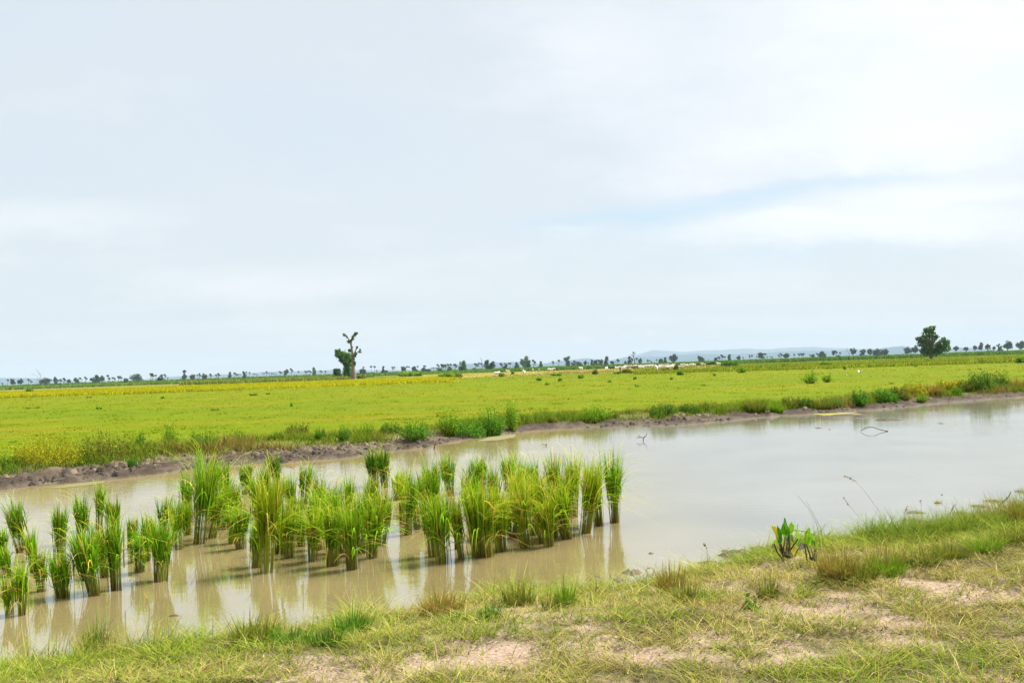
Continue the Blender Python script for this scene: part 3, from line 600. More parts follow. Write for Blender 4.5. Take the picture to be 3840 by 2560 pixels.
def mass(name, label, cat, n, rr, qr, hr, wr, table, nz_, thr=(.35, .55), r_p=1.0, lean=.35, edge=None):
    q = rng.uniform(qr[0], qr[1], n); y = rr[0] * (rr[1] / rr[0]) ** (rng.uniform(0, 1, n) ** r_p); x = q * y
    if edge is not None:
        k_ = edge(x, y, q); x, y, q = x[k_], y[k_], q[k_]
    k_ = rng.uniform(size=len(x)) < sm(fbm(x * nz_, y * nz_, len(name) * 7), thr[0], thr[1]); x, y = x[k_], y[k_]; n = len(x)
    hh = rng.uniform(hr[0], hr[1], n) * (.6 + .8 * fbm(x * .05, y * .05, 111))
    c1 = pick(n, table) * rng.uniform(.7, 1.3, (n, 1)) * (.8 + .4 * fbm(x * .03, y * .03, 113))[:, None]
    bl = blades(np.stack([x, y, height(x, y, False) - .03], -1), hh, rng.uniform(wr[0], wr[1], n), rng.uniform(0, 6.3, n), rng.uniform(.0, lean, n), rng.uniform(0, .5, n), 2, c1 * .75, c1 * 1.1, tip=.25, belly=.3)
    tag(obj(name, npmesh(name, *bl, [M_BLADE])), label, cat, None, 'stuff'); print(name, n)
YEL = [(4, [.30, .30, .006]), (2, [.22, .26, .006]), (1, [.34, .29, .012])]
wav = lambda x, y, q: (y > 170 + 16 * (fbm(x * .05, y * 0, 121) - .5) - 60 * q * 0) & (q < -.045 - .03 * fbm(y * .05, y * 0, 123))
mass('yellow_crop', 'bright yellow-green ripening crop before the pollarded tree', 'crop', 90000, (164, 420), (-.60, -.03), (.30, .60), (.10, .22), YEL, .05, (.2, .4), edge=wav)
mass('green_crop', 'dull green tall crop strip along the left horizon', 'crop', 42000, (560, 900), (-.62, -.14), (1.1, 1.9), (.35, .8), [(3, [0.090, 0.178, 0.024]), (2, [0.128, 0.202, 0.033]), (1, [0.075, 0.139, 0.022])], .02, (.2, .4))
mass('reed_bed', 'weedy olive strip of tall stems left of the pollarded tree', 'reeds', 9000, (440, 530), (-.335, -.165), (1.2, 2.1), (.2, .5), [(3, [0.128, 0.186, 0.022]), (2, [0.195, 0.186, 0.033]), (1, [0.090, 0.139, 0.022])], .03, (.2, .45))
mass('dry_weeds', 'straw coloured weeds among the grazing cattle', 'weeds', 20000, (325, 620), (-.17, .24), (.15, .45), (.12, .35), [(3, [0.300, 0.225, 0.044]), (3, [0.188, 0.194, 0.024]), (2, [0.128, 0.171, 0.020])], .035, (.42, .6))
mass('tall_weeds', 'yellow-green herbs spreading over the right side of the plain', 'weeds', 70000, (185, 620), (.12, .62), (.25, .80), (.10, .30), [(4, [0.173, 0.217, 0.011]), (2, [0.128, 0.186, 0.013]), (1.5, [0.247, 0.248, 0.013]), (1, [0.090, 0.139, 0.013])], .03, (.40, .58))
mass('far_crop', 'dark green tall crop closing the plain on the right', 'crop', 52000, (640, 950), (-.02, .62), (1.3, 2.6), (.4, 1.0), [(3, [0.068, 0.147, 0.020]), (2, [0.098, 0.178, 0.031]), (1.2, [0.045, 0.109, 0.017])], .02, (.15, .4))
mass('middle_crop', 'green crop strip on the horizon behind the cattle', 'crop', 16000, (700, 950), (-.15, .02), (1.0, 1.9), (.4, .9), [(3, [0.083, 0.171, 0.028]), (2, [0.112, 0.194, 0.033])], .02, (.15, .4))

# wet clods trodden along the mud of the far bank
x, y = fan(60000, 20, 75, -33, 34); s, t_ = zones(x, y); mw = mudw(x)
keep = (t_ > -.25) & (t_ < mw + .2) & (rng.uniform(size=len(x)) < .55 * sm(fbm(x * 1.1, y * .8, 131), .45, .62)); x, y, t_, mw = x[keep][:9000], y[keep][:9000], t_[keep][:9000], mw[keep][:9000]; n = len(x)
r_ = rng.uniform(.03, .10, n) * (.6 + .9 * rng.uniform(0, 1, n) ** 3); th = np.linspace(0, 2 * np.pi, 6, endpoint=False)
ring = np.stack([np.cos(th), np.sin(th)], -1)[None] * r_[:, None, None] * rng.uniform(.7, 1.3, (n, 6, 1)); zz = height(x, y)
lo_ = np.concatenate([ring * 1.25 + np.stack([x, y], -1)[:, None], np.repeat(zz[:, None, None] - .03, 6, 1)], -1)
up_ = np.concatenate([ring * .7 + np.stack([x, y], -1)[:, None] + rng.uniform(-.02, .02, (n, 6, 2)), (zz[:, None] + r_[:, None] * rng.uniform(.4, .9, (n, 6)))[..., None]], -1)
V = np.concatenate([lo_, up_], 1).reshape(-1, 3); k = np.arange(n)[:, None] * 12; j = np.arange(6)[None]
Q = np.concatenate([np.stack([k + j, k + (j + 1) % 6, k + 6 + (j + 1) % 6, k + 6 + j], -1).reshape(-1, 4), np.concatenate([k + [6, 7, 8, 9], k + [6, 9, 10, 11]])])
cm = np.where((rng.uniform(size=(n, 1)) < sm(t_ / mw, .3, .9)[:, None]), [[.090, .068, .045]], [[.040, .030, .021]]) * rng.uniform(.6, 1.4, (n, 1))
tag(obj('mud_clods', npmesh('mud_clods', V, Q, np.repeat(cm, 12, 0), [M_MUD])), 'dark trodden clods scattered over the muddy far bank', 'mud', None, 'stuff'); print('clods', n)

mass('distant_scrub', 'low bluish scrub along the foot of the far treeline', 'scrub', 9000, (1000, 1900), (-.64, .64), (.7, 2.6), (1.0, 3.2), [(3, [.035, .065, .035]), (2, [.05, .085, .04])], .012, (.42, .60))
# ---------------------------------------------------------------- trees and palms
def zq(x0, y0, k): return lambda x, y: (x0 + x * k, y0 + y * k)
z1, z2, z3, z4, z5 = zq(0, 1320, .272), zq(640, 1320, .272), zq(1200, 1220, .204), zq(1640, 1290, .238), zq(2160, 1290, .238)
z6, z7, r1, r2, r3 = zq(2680, 1260, .289), zq(3320, 1190, .221), zq(0, 1200, .5442), zq(1280, 1200, .5442), zq(2560, 1200, .5442)
def hor(px): return 1441.0 - 0.0345 * px
CR, SR = math.cos(ROLL), math.sin(ROLL)
class Frame:
    """turns photo pixels into metres in an upright plane through a point on the ground, facing the viewpoint"""
    def __init__(s, bx, by, p=None):
        s.p = on_ground(bx, by) if p is None else np.asarray(p, float); s.bx, s.by = bx, by; s.m = mpp(s.p); s.rz = -math.atan2(s.p[0], s.p[1])
    def at(s, px, py, y=0.0):
        dx, up = px - s.bx, s.by - py
        return np.array([(dx * CR + up * SR) * s.m, y, (up * CR - dx * SR) * s.m])
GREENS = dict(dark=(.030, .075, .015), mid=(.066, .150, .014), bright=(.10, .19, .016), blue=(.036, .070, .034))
def crown_piece(lobes, n, size, col, up=.15):
    pts = in_lobes(lobes, n); c = np.asarray(col)[None, :] * (.55 + .9 * vnoise(pts[:, 0] * .9 / max(size, .05) * .35, pts[:, 2] * .9 / max(size, .05) * .35, 5))[:, None]
    c = c * np.where(rng.uniform(size=(n, 1)) < .18, 1.7, 1.0)
    return leaves(pts, size, c, up=up)
def leafy(name, label, cat, fr, lobes_px, trunk_px, col, n=2600, size=.5, group=None, dens=1.0, bark=(.10, .075, .05)):
    """a tree: trunk with limbs running into the lobes, and a crown of leaf clumps; lobes are (px, py, radius px)"""
    root = empty(name, fr.p, fr.rz)
    T = Acc()
    path = [fr.at(px, py) for px, py, w in trunk_px]; path[0] = path[0] + np.array([0, 0, -.3])
    T.add(tube(path, [w * fr.m * .5 for _, _, w in trunk_px], bark, 8, .08))
    L_ = []
    for (px, py, r) in lobes_px:
        c = fr.at(px, py, rng.uniform(-.5, .5) * r * fr.m); L_.append((*c, r * fr.m, r * fr.m * 1.0, r * fr.m * .92))
        if len(lobes_px) > 1:
            st = path[-1] if c[2] > path[-1][2] else path[len(path) // 2]
            mid = st * .5 + c * .5 + rng.normal(0, .1 * r * fr.m, 3); w0 = trunk_px[-1][2] * fr.m * .35
            T.add(tube([st, mid, c], [w0, w0 * .6, w0 * .25], bark, 6, .1))
    obj('trunk', T.mesh('trunk', [M_BARK]), root)
    obj('crown', Acc().add(crown_piece(L_, n, size, GREENS[col] if isinstance(col, str) else col)).mesh('crown', [M_LEAF]), root)
    return tag(root, label, cat, group)

# the tall pollarded tree, its bare trunk and stubby limbs tufted with leaves
fr = Frame(1323, 1421); g = lambda x, y: fr.at(*z3(x, y)); w3 = .204 * fr.m
root = empty('pollarded_tree', fr.p, fr.rz)
T = Acc(); bark = (.17, .128, .098)
T.add(tube([g(610, 1000) + [0, 0, -.4], g(611, 930), g(606, 800), g(602, 690), g(598, 580), g(592, 510), g(584, 440), g(574, 380), g(566, 320), g(560, 290)], [x * w3 for x in (58, 52, 40, 30, 30, 22, 19, 17, 19, 16)], bark, 10, .10))
limbs = [([(562, 310), (540, 290), (516, 235), (480, 195), (448, 165)], (14, 13, 11, 9, 8)), ([(562, 305), (590, 250), (608, 205), (640, 160), (675, 135)], (16, 15, 13, 12, 8)),
         ([(598, 575), (625, 545), (645, 515), (640, 490), (660, 440), (682, 400)], (22, 18, 14, 11, 10, 8)), ([(645, 515), (680, 495), (722, 478), (750, 486)], (12, 9, 7, 5)), ([(700, 488), (722, 465), (735, 445)], (8, 7, 6)),
         ([(590, 480), (565, 470), (540, 455)], (10, 8, 6)), ([(575, 400), (596, 395)], (9, 7)), ([(602, 640), (628, 620), (642, 600)], (12, 9, 7))]
obj('trunk', T.mesh('trunk', [M_BARK], smooth=True), root)
for pts_, rr_ in limbs:
    obj('limb', Acc().add(tube([g(*q_) for q_ in pts_], [r_ * w3 for r_ in rr_], bark, 7, .15)).mesh('limb', [M_BARK], smooth=True), root)
tufts = [(440, 172, 24), (470, 190, 17), (492, 214, 17), (525, 300, 28), (548, 285, 20), (575, 270, 22), (600, 246, 24), (592, 215, 18), (625, 185, 26), (648, 155, 30), (672, 140, 20), (680, 400, 20), (668, 430, 14), (735, 448, 17), (722, 488, 15), (748, 490, 10),
         (545, 460, 28), (655, 525, 26), (625, 545, 24), (645, 560, 20), (600, 590, 28), (620, 620, 22), (625, 690, 34), (632, 730, 24), (585, 640, 26), (578, 560, 20), (640, 500, 14), (596, 400, 10)]
lob = [(*g(a_, b_), r_ * w3, r_ * w3, r_ * w3) for a_, b_, r_ in tufts]
obj('leaf_tufts', Acc().add(crown_piece(lob, 1500, .42, GREENS['mid'])).mesh('leaf_tufts', [M_LEAF]), root)
tag(root, 'tall pollarded tree with bare pale trunk and stubby forked limbs', 'tree')

B3 = [(490, 930, 60), (485, 860, 62), (490, 790, 64), (490, 720, 72), (465, 650, 80), (430, 600, 78), (380, 545, 74), (335, 500, 58), (320, 545, 50), (440, 530, 62), (500, 560, 60), (525, 620, 55), (530, 700, 50), (300, 470, 30), (355, 455, 28), (540, 900, 40), (535, 820, 44), (545, 750, 44), (550, 640, 40), (525, 540, 40), (370, 640, 30)]
fr = Frame(*z3(500, 985))
leafy('leafy_tree', 'dense green leafy tree leaning left against the bare pollarded trunk', 'tree', fr, [(*z3(a_, b_), r_ * .204) for a_, b_, r_ in B3], [(*z3(500, 985), 10), (*z3(495, 850), 8), (*z3(480, 700), 6)], 'mid', 3800, .46)
fr = Frame(*z3(325, 985))
leafy('bush', 'small dark bush left of the leafy tree by the pollarded trunk', 'bush', fr, [(*z3(a_, b_), r_ * .204) for a_, b_, r_ in [(290, 830, 42), (320, 890, 55), (350, 930, 45), (330, 950, 40), (275, 860, 26)]], [(*z3(325, 985), 5), (*z3(322, 930), 4)], 'dark', 900, .5)

# the lone round tree on the right
B7 = [(800, 190, 55), (740, 215, 60), (690, 215, 40), (700, 290, 68), (800, 300, 66), (860, 330, 44), (660, 365, 78), (590, 370, 52), (560, 355, 30), (690, 440, 84), (610, 450, 60), (830, 370, 40), (735, 520, 100), (650, 560, 62), (850, 500, 100), (960, 460, 95), (1020, 430, 62), (1010, 520, 76), (900, 560, 74), (770, 580, 66), (975, 375, 45), (760, 170, 25), (830, 165, 25), (690, 600, 60), (850, 590, 70), (720, 560, 70), (780, 430, 40)]
fr = Frame(*z7(776, 715))
leafy('round_tree', 'lone dense green tree with a tall left dome and round right lobe', 'tree', fr, [(*z7(a_, b_), r_ * .221 * .95) for a_, b_, r_ in B7], [(*z7(776, 715), 11), (*z7(772, 660), 11), (*z7(765, 600), 12)], (.058, .135, .010), 5600, .42)

LM = [(137, 'the twiggy tree'), (602, 'the ragged dark tree'), (1324, 'the pollarded tree'), (1972, 'the stepped tree'), (2380, 'the bare forked tree'),
      (2527, 'the slanting dark tree'), (3175, 'the leafless tree'), (3491, 'the lone round tree')]
def rank_labels(items, what):
    """items: list of (px, object, look). Gives each a label that counts from the nearest landmark"""
    items.sort(key=lambda a_: a_[0]); buckets = {}
    for it in items:
        l_ = min(LM, key=lambda m_: abs(m_[0] - it[0])); sd_ = 'right' if it[0] > l_[0] else 'left'
        buckets.setdefault((l_[1], sd_), []).append(it)
    for (lm, sd_), lst in buckets.items():
        lst.sort(key=lambda a_: a_[0], reverse=(sd_ == 'left'))
        for i, (px, o_, lk) in enumerate(lst):
            o_['label'] = f"{lk}{what}, {ORD[i]} {sd_} of {lm}"

# dead and bare trees: forked limbs with a few tufts
def bare(name, label, fr, k_, branches, tufts, col='blue', bark=(.11, .09, .075), n=260, size=.7):
    root = empty(name, fr.p, fr.rz); T = Acc()
    for pts_, r0, r1_ in branches:
        P_ = [fr.at(*k_(*q_)) for q_ in pts_]; T.add(tube(P_, np.linspace(r0, r1_, len(P_)), bark, 6, .1))
    obj('trunk', T.mesh('trunk', [M_BARK]), root)
    if tufts:
        sc = (k_(1, 0)[0] - k_(0, 0)[0]) * fr.m
        L_ = [(*fr.at(*k_(a_, b_)), r_ * sc, r_ * sc, r_ * sc * .9) for a_, b_, r_ in tufts]
        obj('crown', Acc().add(crown_piece(L_, n, size, GREENS[col])).mesh('crown', [M_LEAF]), root)
    return tag(root, label, 'tree')
bare('twiggy_tree', 'leaning twiggy tree with open branches at far left of the skyline', Frame(*z1(535, 438)), z1,
     [([(535, 438), (545, 380), (560, 330), (530, 285), (508, 245)], .95, .5), ([(560, 330), (545, 300), (560, 300)], .5, .35), ([(545, 360), (500, 320), (455, 305)], .5, .35), ([(545, 400), (600, 350), (625, 345)], .5, .35), ([(540, 400), (510, 360)], .5, .35)],
     [(508, 242, 20), (460, 308, 22), (535, 282, 14), (550, 300, 18), (515, 365, 30), (520, 405, 34), (600, 375, 22), (570, 400, 28)], n=420)
bare('forked_tree', 'bare forked tree with pale trunk and tufted top behind the herd', Frame(*z5(930, 318)), z5,
     [([(930, 318), (925, 270), (915, 225), (905, 190)], 1.1, .6), ([(910, 205), (890, 180), (870, 165)], .5, .25), ([(905, 190), (900, 160), (912, 140)], .5, .3), ([(905, 190), (925, 165), (928, 145)], .45, .2), ([(920, 260), (945, 240)], .4, .2)],
     [(868, 168, 10), (905, 138, 17), (930, 148, 10), (895, 175, 8), (948, 240, 9)], n=200)
bare('leafless_tree', 'leafless many-branched tree standing up from the right skyline', Frame(*z6(1748, 236)), z6,
     [([(1748, 236), (1745, 210), (1735, 185), (1715, 165), (1700, 145)], .9, .3), ([(1735, 185), (1725, 160), (1722, 138)], .4, .2), ([(1742, 200), (1760, 180), (1772, 165)], .5, .2), ([(1715, 165), (1700, 170), (1692, 178)], .3, .12), ([(1725, 160), (1738, 148)], .25, .1), ([(1760, 180), (1768, 158)], .25, .1)],
     [(1700, 146, 5), (1722, 138, 5), (1740, 148, 5)], n=60)
bare('dead_snag', 'slender dead snag beside the dark tree left of the cows', Frame(*z4(716, 412)), z4,
     [([(716, 412), (708, 330), (698, 270), (688, 235), (680, 212)], .45, .15), ([(698, 270), (704, 245)], .2, .1), ([(688, 235), (692, 222)], .15, .08)], [])

def gen_lobes(cx, base, top, hw, kind):
    """lobe list in zoom units for one far crown"""
    h_ = base - top; out_ = []
    if kind == 'slim':
        for f in (.14, .3, .5, .7, .86): out_.append((cx + rng.normal(0, hw * .25), base - h_ * f, hw * rng.uniform(.6, .85) * (1.15 - .45 * f)))
    elif kind == 'step':
        out_ = [(cx, base - .30 * h_, hw * .62), (cx - hw * .55, base - .42 * h_, hw * .42), (cx + hw * .5, base - .38 * h_, hw * .40), (cx + hw * .12, base - .60 * h_, hw * .45), (cx + hw * .2, base - .82 * h_, hw * .36), (cx - hw * .6, base - .62 * h_, hw * .28), (cx + hw * .75, base - .55 * h_, hw * .22)]
    elif kind == 'two':
        out_ = [(cx - hw * .4, base - .1 * h_, hw * .4), (cx, base - .22 * h_, hw * .9), (cx + hw * .3, base - .35 * h_, hw * .6), (cx - hw * .1, base - .55 * h_, hw * .4), (cx, base - .85 * h_, hw * .62)]
    else:
        for k_ in range(9): out_.append((cx + rng.uniform(-.72, .72) * hw, base - h_ * rng.uniform(.16, .74), hw * rng.uniform(.22, .46)))
        out_.append((cx + rng.uniform(-.3, .3) * hw, base - h_ * .84, hw * .3)); out_.append((cx, base - h_ * .35, hw * .5)); out_ += [(cx + q_ * hw, base - h_ * .14, hw * .3) for q_ in rng.uniform(-.8, .8, 3)]
    lim = h_ * .42
    return [(a_, b_, min(c_, lim)) for a_, b_, c_ in out_]
FAR = [(z1, [(180, 440, 370, 35, 'm', 'blue'), (290, 437, 360, 42, 'm', 'blue'), (625, 432, 362, 85, 'm', 'dark'), (1050, 417, 352, 40, 'm', 'dark'), (1290, 410, 345, 45, 'm', 'dark'), (1345, 405, 318, 34, 'slim', 'dark'),
             (1405, 402, 318, 38, 'm', 'dark'), (1885, 388, 302, 82, 'm', 'dark'), (945, 424, 372, 28, 'm', 'blue'), (760, 425, 345, 28, 'slim', 'blue')]),
       (z2, [(188, 372, 248, 36, 'two', 'dark'), (305, 378, 305, 40, 'm', 'blue'), (465, 372, 288, 40, 'm', 'dark'), (815, 348, 275, 26, 'two', 'dark'), (1012, 358, 266, 26, 'slim', 'dark'), (1592, 322, 228, 32, 'm', 'dark'), (1972, 315, 213, 34, 'slim', 'mid'), (2310, 365, 220, 60, 'm', 'dark')]),
       (z3, [(790, 888, 748, 62, 'm', 'blue'), (1158, 880, 742, 30, 'slim', 'dark'), (1212, 874, 822, 36, 'm', 'dark'), (1540, 835, 752, 45, 'm', 'blue'), (1740, 835, 752, 52, 'm', 'blue'), (1905, 845, 728, 50, 'm', 'blue'), (1985, 850, 800, 46, 'm', 'dark'), (2200, 838, 790, 46, 'm', 'dark')]),
       (z4, [(415, 428, 252, 82, 'm', 'mid'), (580, 424, 368, 28, 'm', 'dark'), (812, 414, 238, 92, 'm', 'dark'), (1065, 403, 292, 46, 'm', 'dark'), (1250, 393, 312, 46, 'm', 'mid'), (1385, 380, 178, 88, 'step', 'mid'), (1448, 392, 285, 32, 'slim', 'dark'),
             (1630, 362, 275, 32, 'two', 'dark'), (2052, 348, 193, 52, 'slim', 'dark'), (2145, 350, 290, 32, 'm', 'blue'), (2240, 345, 285, 45, 'm', 'blue'), (25, 418, 378, 32, 'm', 'dark'), (195, 415, 350, 42, 'm', 'dark')]),
       (z5, [(40, 338, 275, 46, 'm', 'blue'), (145, 330, 258, 28, 'step', 'blue'), (250, 334, 240, 28, 'slim', 'dark'), (320, 330, 240, 40, 'm', 'blue'), (392, 336, 232, 46, 'm', 'dark'), (495, 334, 200, 44, 'slim', 'dark'), (572, 318, 265, 30, 'm', 'blue'), (782, 304, 260, 20, 'm', 'blue'), (842, 304, 198, 36, 'two', 'dark'), (1010, 304, 218, 36, 'step', 'blue'),
             (1332, 300, 228, 44, 'm', 'dark'), (1405, 296, 215, 30, 'two', 'dark'), (1535, 282, 150, 72, 'step', 'dark'), (1965, 276, 200, 66, 'm', 'dark'), (2200, 268, 212, 28, 'm', 'dark')]),
       (z6, [(12, 312, 280, 20, 'm', 'dark'), (190, 312, 240, 26, 'slim', 'dark'), (312, 308, 250, 26, 'step', 'dark'), (605, 290, 210, 44, 'm', 'dark'), (925, 275, 225, 50, 'm', 'dark'), (1270, 268, 238, 24, 'm', 'dark'), (1400, 270, 196, 52, 'm', 'dark'), (1545, 240, 186, 24, 'm', 'blue'), (1795, 232, 153, 46, 'm', 'blue'),
             (1922, 250, 168, 40, 'm', 'dark'), (2015, 225, 168, 30, 'slim', 'dark'), (2115, 248, 165, 70, 'm', 'dark'), (2200, 240, 168, 55, 'm', 'dark')]),
       (z7, [(20, 590, 540, 40, 'm', 'dark'), (385, 605, 498, 76, 'm', 'dark'), (505, 598, 472, 62, 'step', 'blue'), (1200, 552, 484, 46, 'step', 'blue'), (1370, 547, 505, 46, 'm', 'blue'), (1520, 538, 474, 34, 'm', 'blue'), (1630, 530, 425, 44, 'slim', 'blue'), (1742, 535, 448, 42, 'm', 'blue'), (1840, 530, 496, 30, 'm', 'blue'),
             (1940, 575, 438, 52, 'm', 'blue'), (2075, 528, 398, 96, 'm', 'blue'), (2300, 530, 398, 84, 'step', 'blue')])]
far_items = []
for k_, lst in FAR:
    sc = k_(1, 0)[0] - k_(0, 0)[0]
    for cx, base_, top, hw, kind, colr in lst:
        bx, by = k_(cx, base_); by = max(by, hor(bx) + 6.5)
        fr = Frame(bx, by); lobes_ = [(*k_(a_, b_), c_ * sc) for a_, b_, c_ in gen_lobes(cx, base_, top, hw, kind)]
        wt_ = max(2.2, hw * sc * .16)
        o_ = leafy('savanna_tree', None, 'tree', fr, lobes_, [(bx, by + 0.5, wt_), (bx, by - (base_ - top) * sc * .35, wt_ * .7)], colr, int(260 + 9 * hw * sc * (base_ - top) * sc * .12), 2.6 * fr.m, 'trees scattered along the skyline')
        asp = 2 * hw / max(base_ - top, 1)
        lk = 'tall dark' if (base_ - top) * sc > 28 and asp < 1.1 else 'broad spreading' if asp > 1.5 else 'slim upright' if kind == 'slim' else 'knobbly' if kind in ('step', 'two') else 'rounded'
        far_items.append((bx, o_, lk + ' '))
rank_labels(far_items, 'tree on the skyline')
fr = Frame(*z1(1740, 428)); leafy('ball_tree', 'small dark ball-shaped tree standing out in the left field', 'tree', fr, [(*z1(a_, b_), r_ * .272) for a_, b_, r_ in [(1738, 395, 28), (1722, 375, 20), (1750, 378, 18), (1738, 412, 24)]], [(*z1(1740, 428), 4), (*z1(1740, 410), 3)], 'dark', 420, 2.2 * fr.m)
fr = Frame(*z1(2215, 420)); leafy('ball_tree', 'ragged dark tree narrowing to its foot in the left field', 'tree', fr, [(*z1(a_, b_), r_ * .272) for a_, b_, r_ in [(2215, 350, 32), (2230, 320, 20), (2195, 370, 26), (2235, 368, 22), (2215, 390, 20)]], [(*z1(2215, 420), 4), (*z1(2215, 390), 3)], 'dark', 420, 2.2 * fr.m)

# palms: a few kinds, copied along the skyline
def palm_mesh(kind):
    lean = [0, .06, -.05, .03][kind]; A_ = Acc(); hgt = 1.0
    A_.add(tube([[0, 0, -.05], [lean * .3, 0, .4], [lean, 0, .84]], [.035, .026, .024], (.085, .07, .055), 6, .1), 0)
    n_ = 46; a_ = rng.uniform(0, 6.28, n_); el = rng.uniform(-.5, 1.2, n_); r_ = rng.uniform(.07, .20, n_)
    c_ = np.stack([lean + np.cos(a_) * np.cos(el) * r_, np.sin(a_) * np.cos(el) * r_, .86 + np.sin(el) * r_ * .7], -1)
    A_.add(leaves(c_, .13, np.array([.030, .055, .022]), aspect=1.3, up=.2), 1)
    if kind in (2, 3):                                           # a second head on a fork
        A_.add(tube([[lean * .2, 0, .3], [.16, 0, .5], [.2, 0, .66]], [.024, .02, .018], (.085, .07, .055), 6, .1), 0)
        A_.add(leaves(c_ * [.8, .8, .8] + [.2 - lean * .8, 0, -.01], .12, np.array([.030, .055, .022]), aspect=1.3, up=.2), 1)
    return A_.mesh('fan_palm', [M_BARK, M_LEAF])
PM = [palm_mesh(k_) for k_ in range(4)]
PALMS = [(z1, [(30, 425), (105, 375), (165, 368), (395, 370), (425, 388), (670, 372), (790, 370), (830, 370), (880, 355), (1100, 350), (1130, 375), (1180, 338), (1490, 314), (1500, 350), (1550, 345), (1575, 352), (1630, 330), (1665, 328), (2075, 290), (2100, 292), (2150, 312), (2270, 302), (2310, 345)]),
         (z2, [(270, 340), (325, 308), (370, 310), (395, 292), (545, 298), (625, 305), (655, 290), (885, 280), (905, 295), (930, 298), (960, 312), (1045, 268), (1090, 275), (1145, 292), (1180, 300), (1200, 312), (1270, 285), (1300, 288), (1320, 262), (1360, 288), (1390, 288), (1420, 288), (1455, 300), (1510, 260), (1665, 222), (1765, 260), (1860, 255), (1890, 255), (1920, 252), (2070, 250), (2130, 258)]),
         (z3, [(945, 742), (1000, 742), (1040, 820), (1330, 757), (1370, 757), (1500, 755), (1600, 745), (1640, 750), (1800, 742), (1930, 735), (2050, 775), (2090, 770), (2140, 770), (2170, 708), (2230, 708), (2260, 712), (2300, 715), (2345, 705)]),
         (z4, [(70, 315), (90, 318), (125, 315), (170, 310), (215, 308), (270, 312), (285, 312), (610, 300), (660, 290), (690, 295), (1000, 300), (1130, 295), (1150, 292), (1190, 345), (1245, 285), (1520, 245), (1540, 315), (1820, 268), (1915, 245), (2120, 285), (2165, 258)]),
         (z5, [(190, 285), (655, 235), (630, 275), (880, 220), (955, 215), (1125, 245), (1155, 248), (1185, 265), (1275, 240), (1240, 270), (1930, 185), (2080, 240), (2250, 195), (2300, 165), (2345, 195)]),
         (z6, [(15, 280), (55, 265), (95, 240), (130, 262), (365, 270), (450, 245), (487, 245), (550, 258), (650, 222), (680, 262), (720, 262), (745, 262), (835, 240), (862, 220), (1035, 232), (1095, 225), (1130, 220), (1155, 222), (1335, 220), (1575, 185), (1630, 210), (1235, 238)])]
pal = []
for k_, lst in PALMS:
    for cx, top in lst:
        px, ty = k_(cx, top); by = hor(px) + rng.uniform(7.0, 11.0); p = on_ground(px, by); m_ = mpp(p); hgt = max(2.5, (by - ty) * m_)
        kd = int(rng.integers(0, 4)); o_ = obj('fan_palm', PM[kd], None, p); o_.rotation_euler = (0, 0, -math.atan2(p[0], p[1]) + rng.uniform(-.5, .5))
        wsc = hgt * rng.uniform(.8, 1.05) if hgt < 9 else hgt * .75
        o_.scale = (wsc, wsc, hgt); tag(o_, None, 'palm', 'fan palms along the skyline')
        pal.append((px, o_, 'twin-headed ' if kd > 1 else ''))
rank_labels(pal, 'fan palm on the skyline')
# ---------------------------------------------------------------- cattle, herder and birds
def skinned(name, V, E, Rd, sub=1, mats=(), cfun=None):
    """one continuous body grown round a skeleton of joints with a radius each"""
    me = bpy.data.meshes.new(name + '_bones'); me.from_pydata([tuple(v_) for v_ in V], E, []); o_ = bpy.data.objects.new(name + '_bones', me); C.objects.link(o_)
    sk = o_.modifiers.new('skin', 'SKIN'); sk.use_smooth_shade = True
    for i, r_ in enumerate(Rd):
        r_ = (r_, r_) if isinstance(r_, (int, float)) else r_
        me.skin_vertices[0].data[i].radius = r_; me.skin_vertices[0].data[i].use_root = (i == 0)
    if sub: o_.modifiers.new('sub', 'SUBSURF').levels = sub; o_.modifiers['sub'].render_levels = sub
    dg = bpy.context.evaluated_depsgraph_get(); dg.update()
    new = bpy.data.meshes.new_from_object(o_.evaluated_get(dg)); new.name = name
    bpy.data.objects.remove(o_); bpy.data.meshes.remove(me)
    co = np.empty(len(new.vertices) * 3); new.vertices.foreach_get('co', co); co = co.reshape(-1, 3)
    new.materials.clear()
    for m_ in mats: new.materials.append(m_)
    at_ = new.attributes.new('col', 'FLOAT_COLOR', 'POINT'); c4 = np.ones((len(co), 4), np.float32); c4[:, :3] = cfun(co); at_.data.foreach_set('color', c4.ravel())
    return new
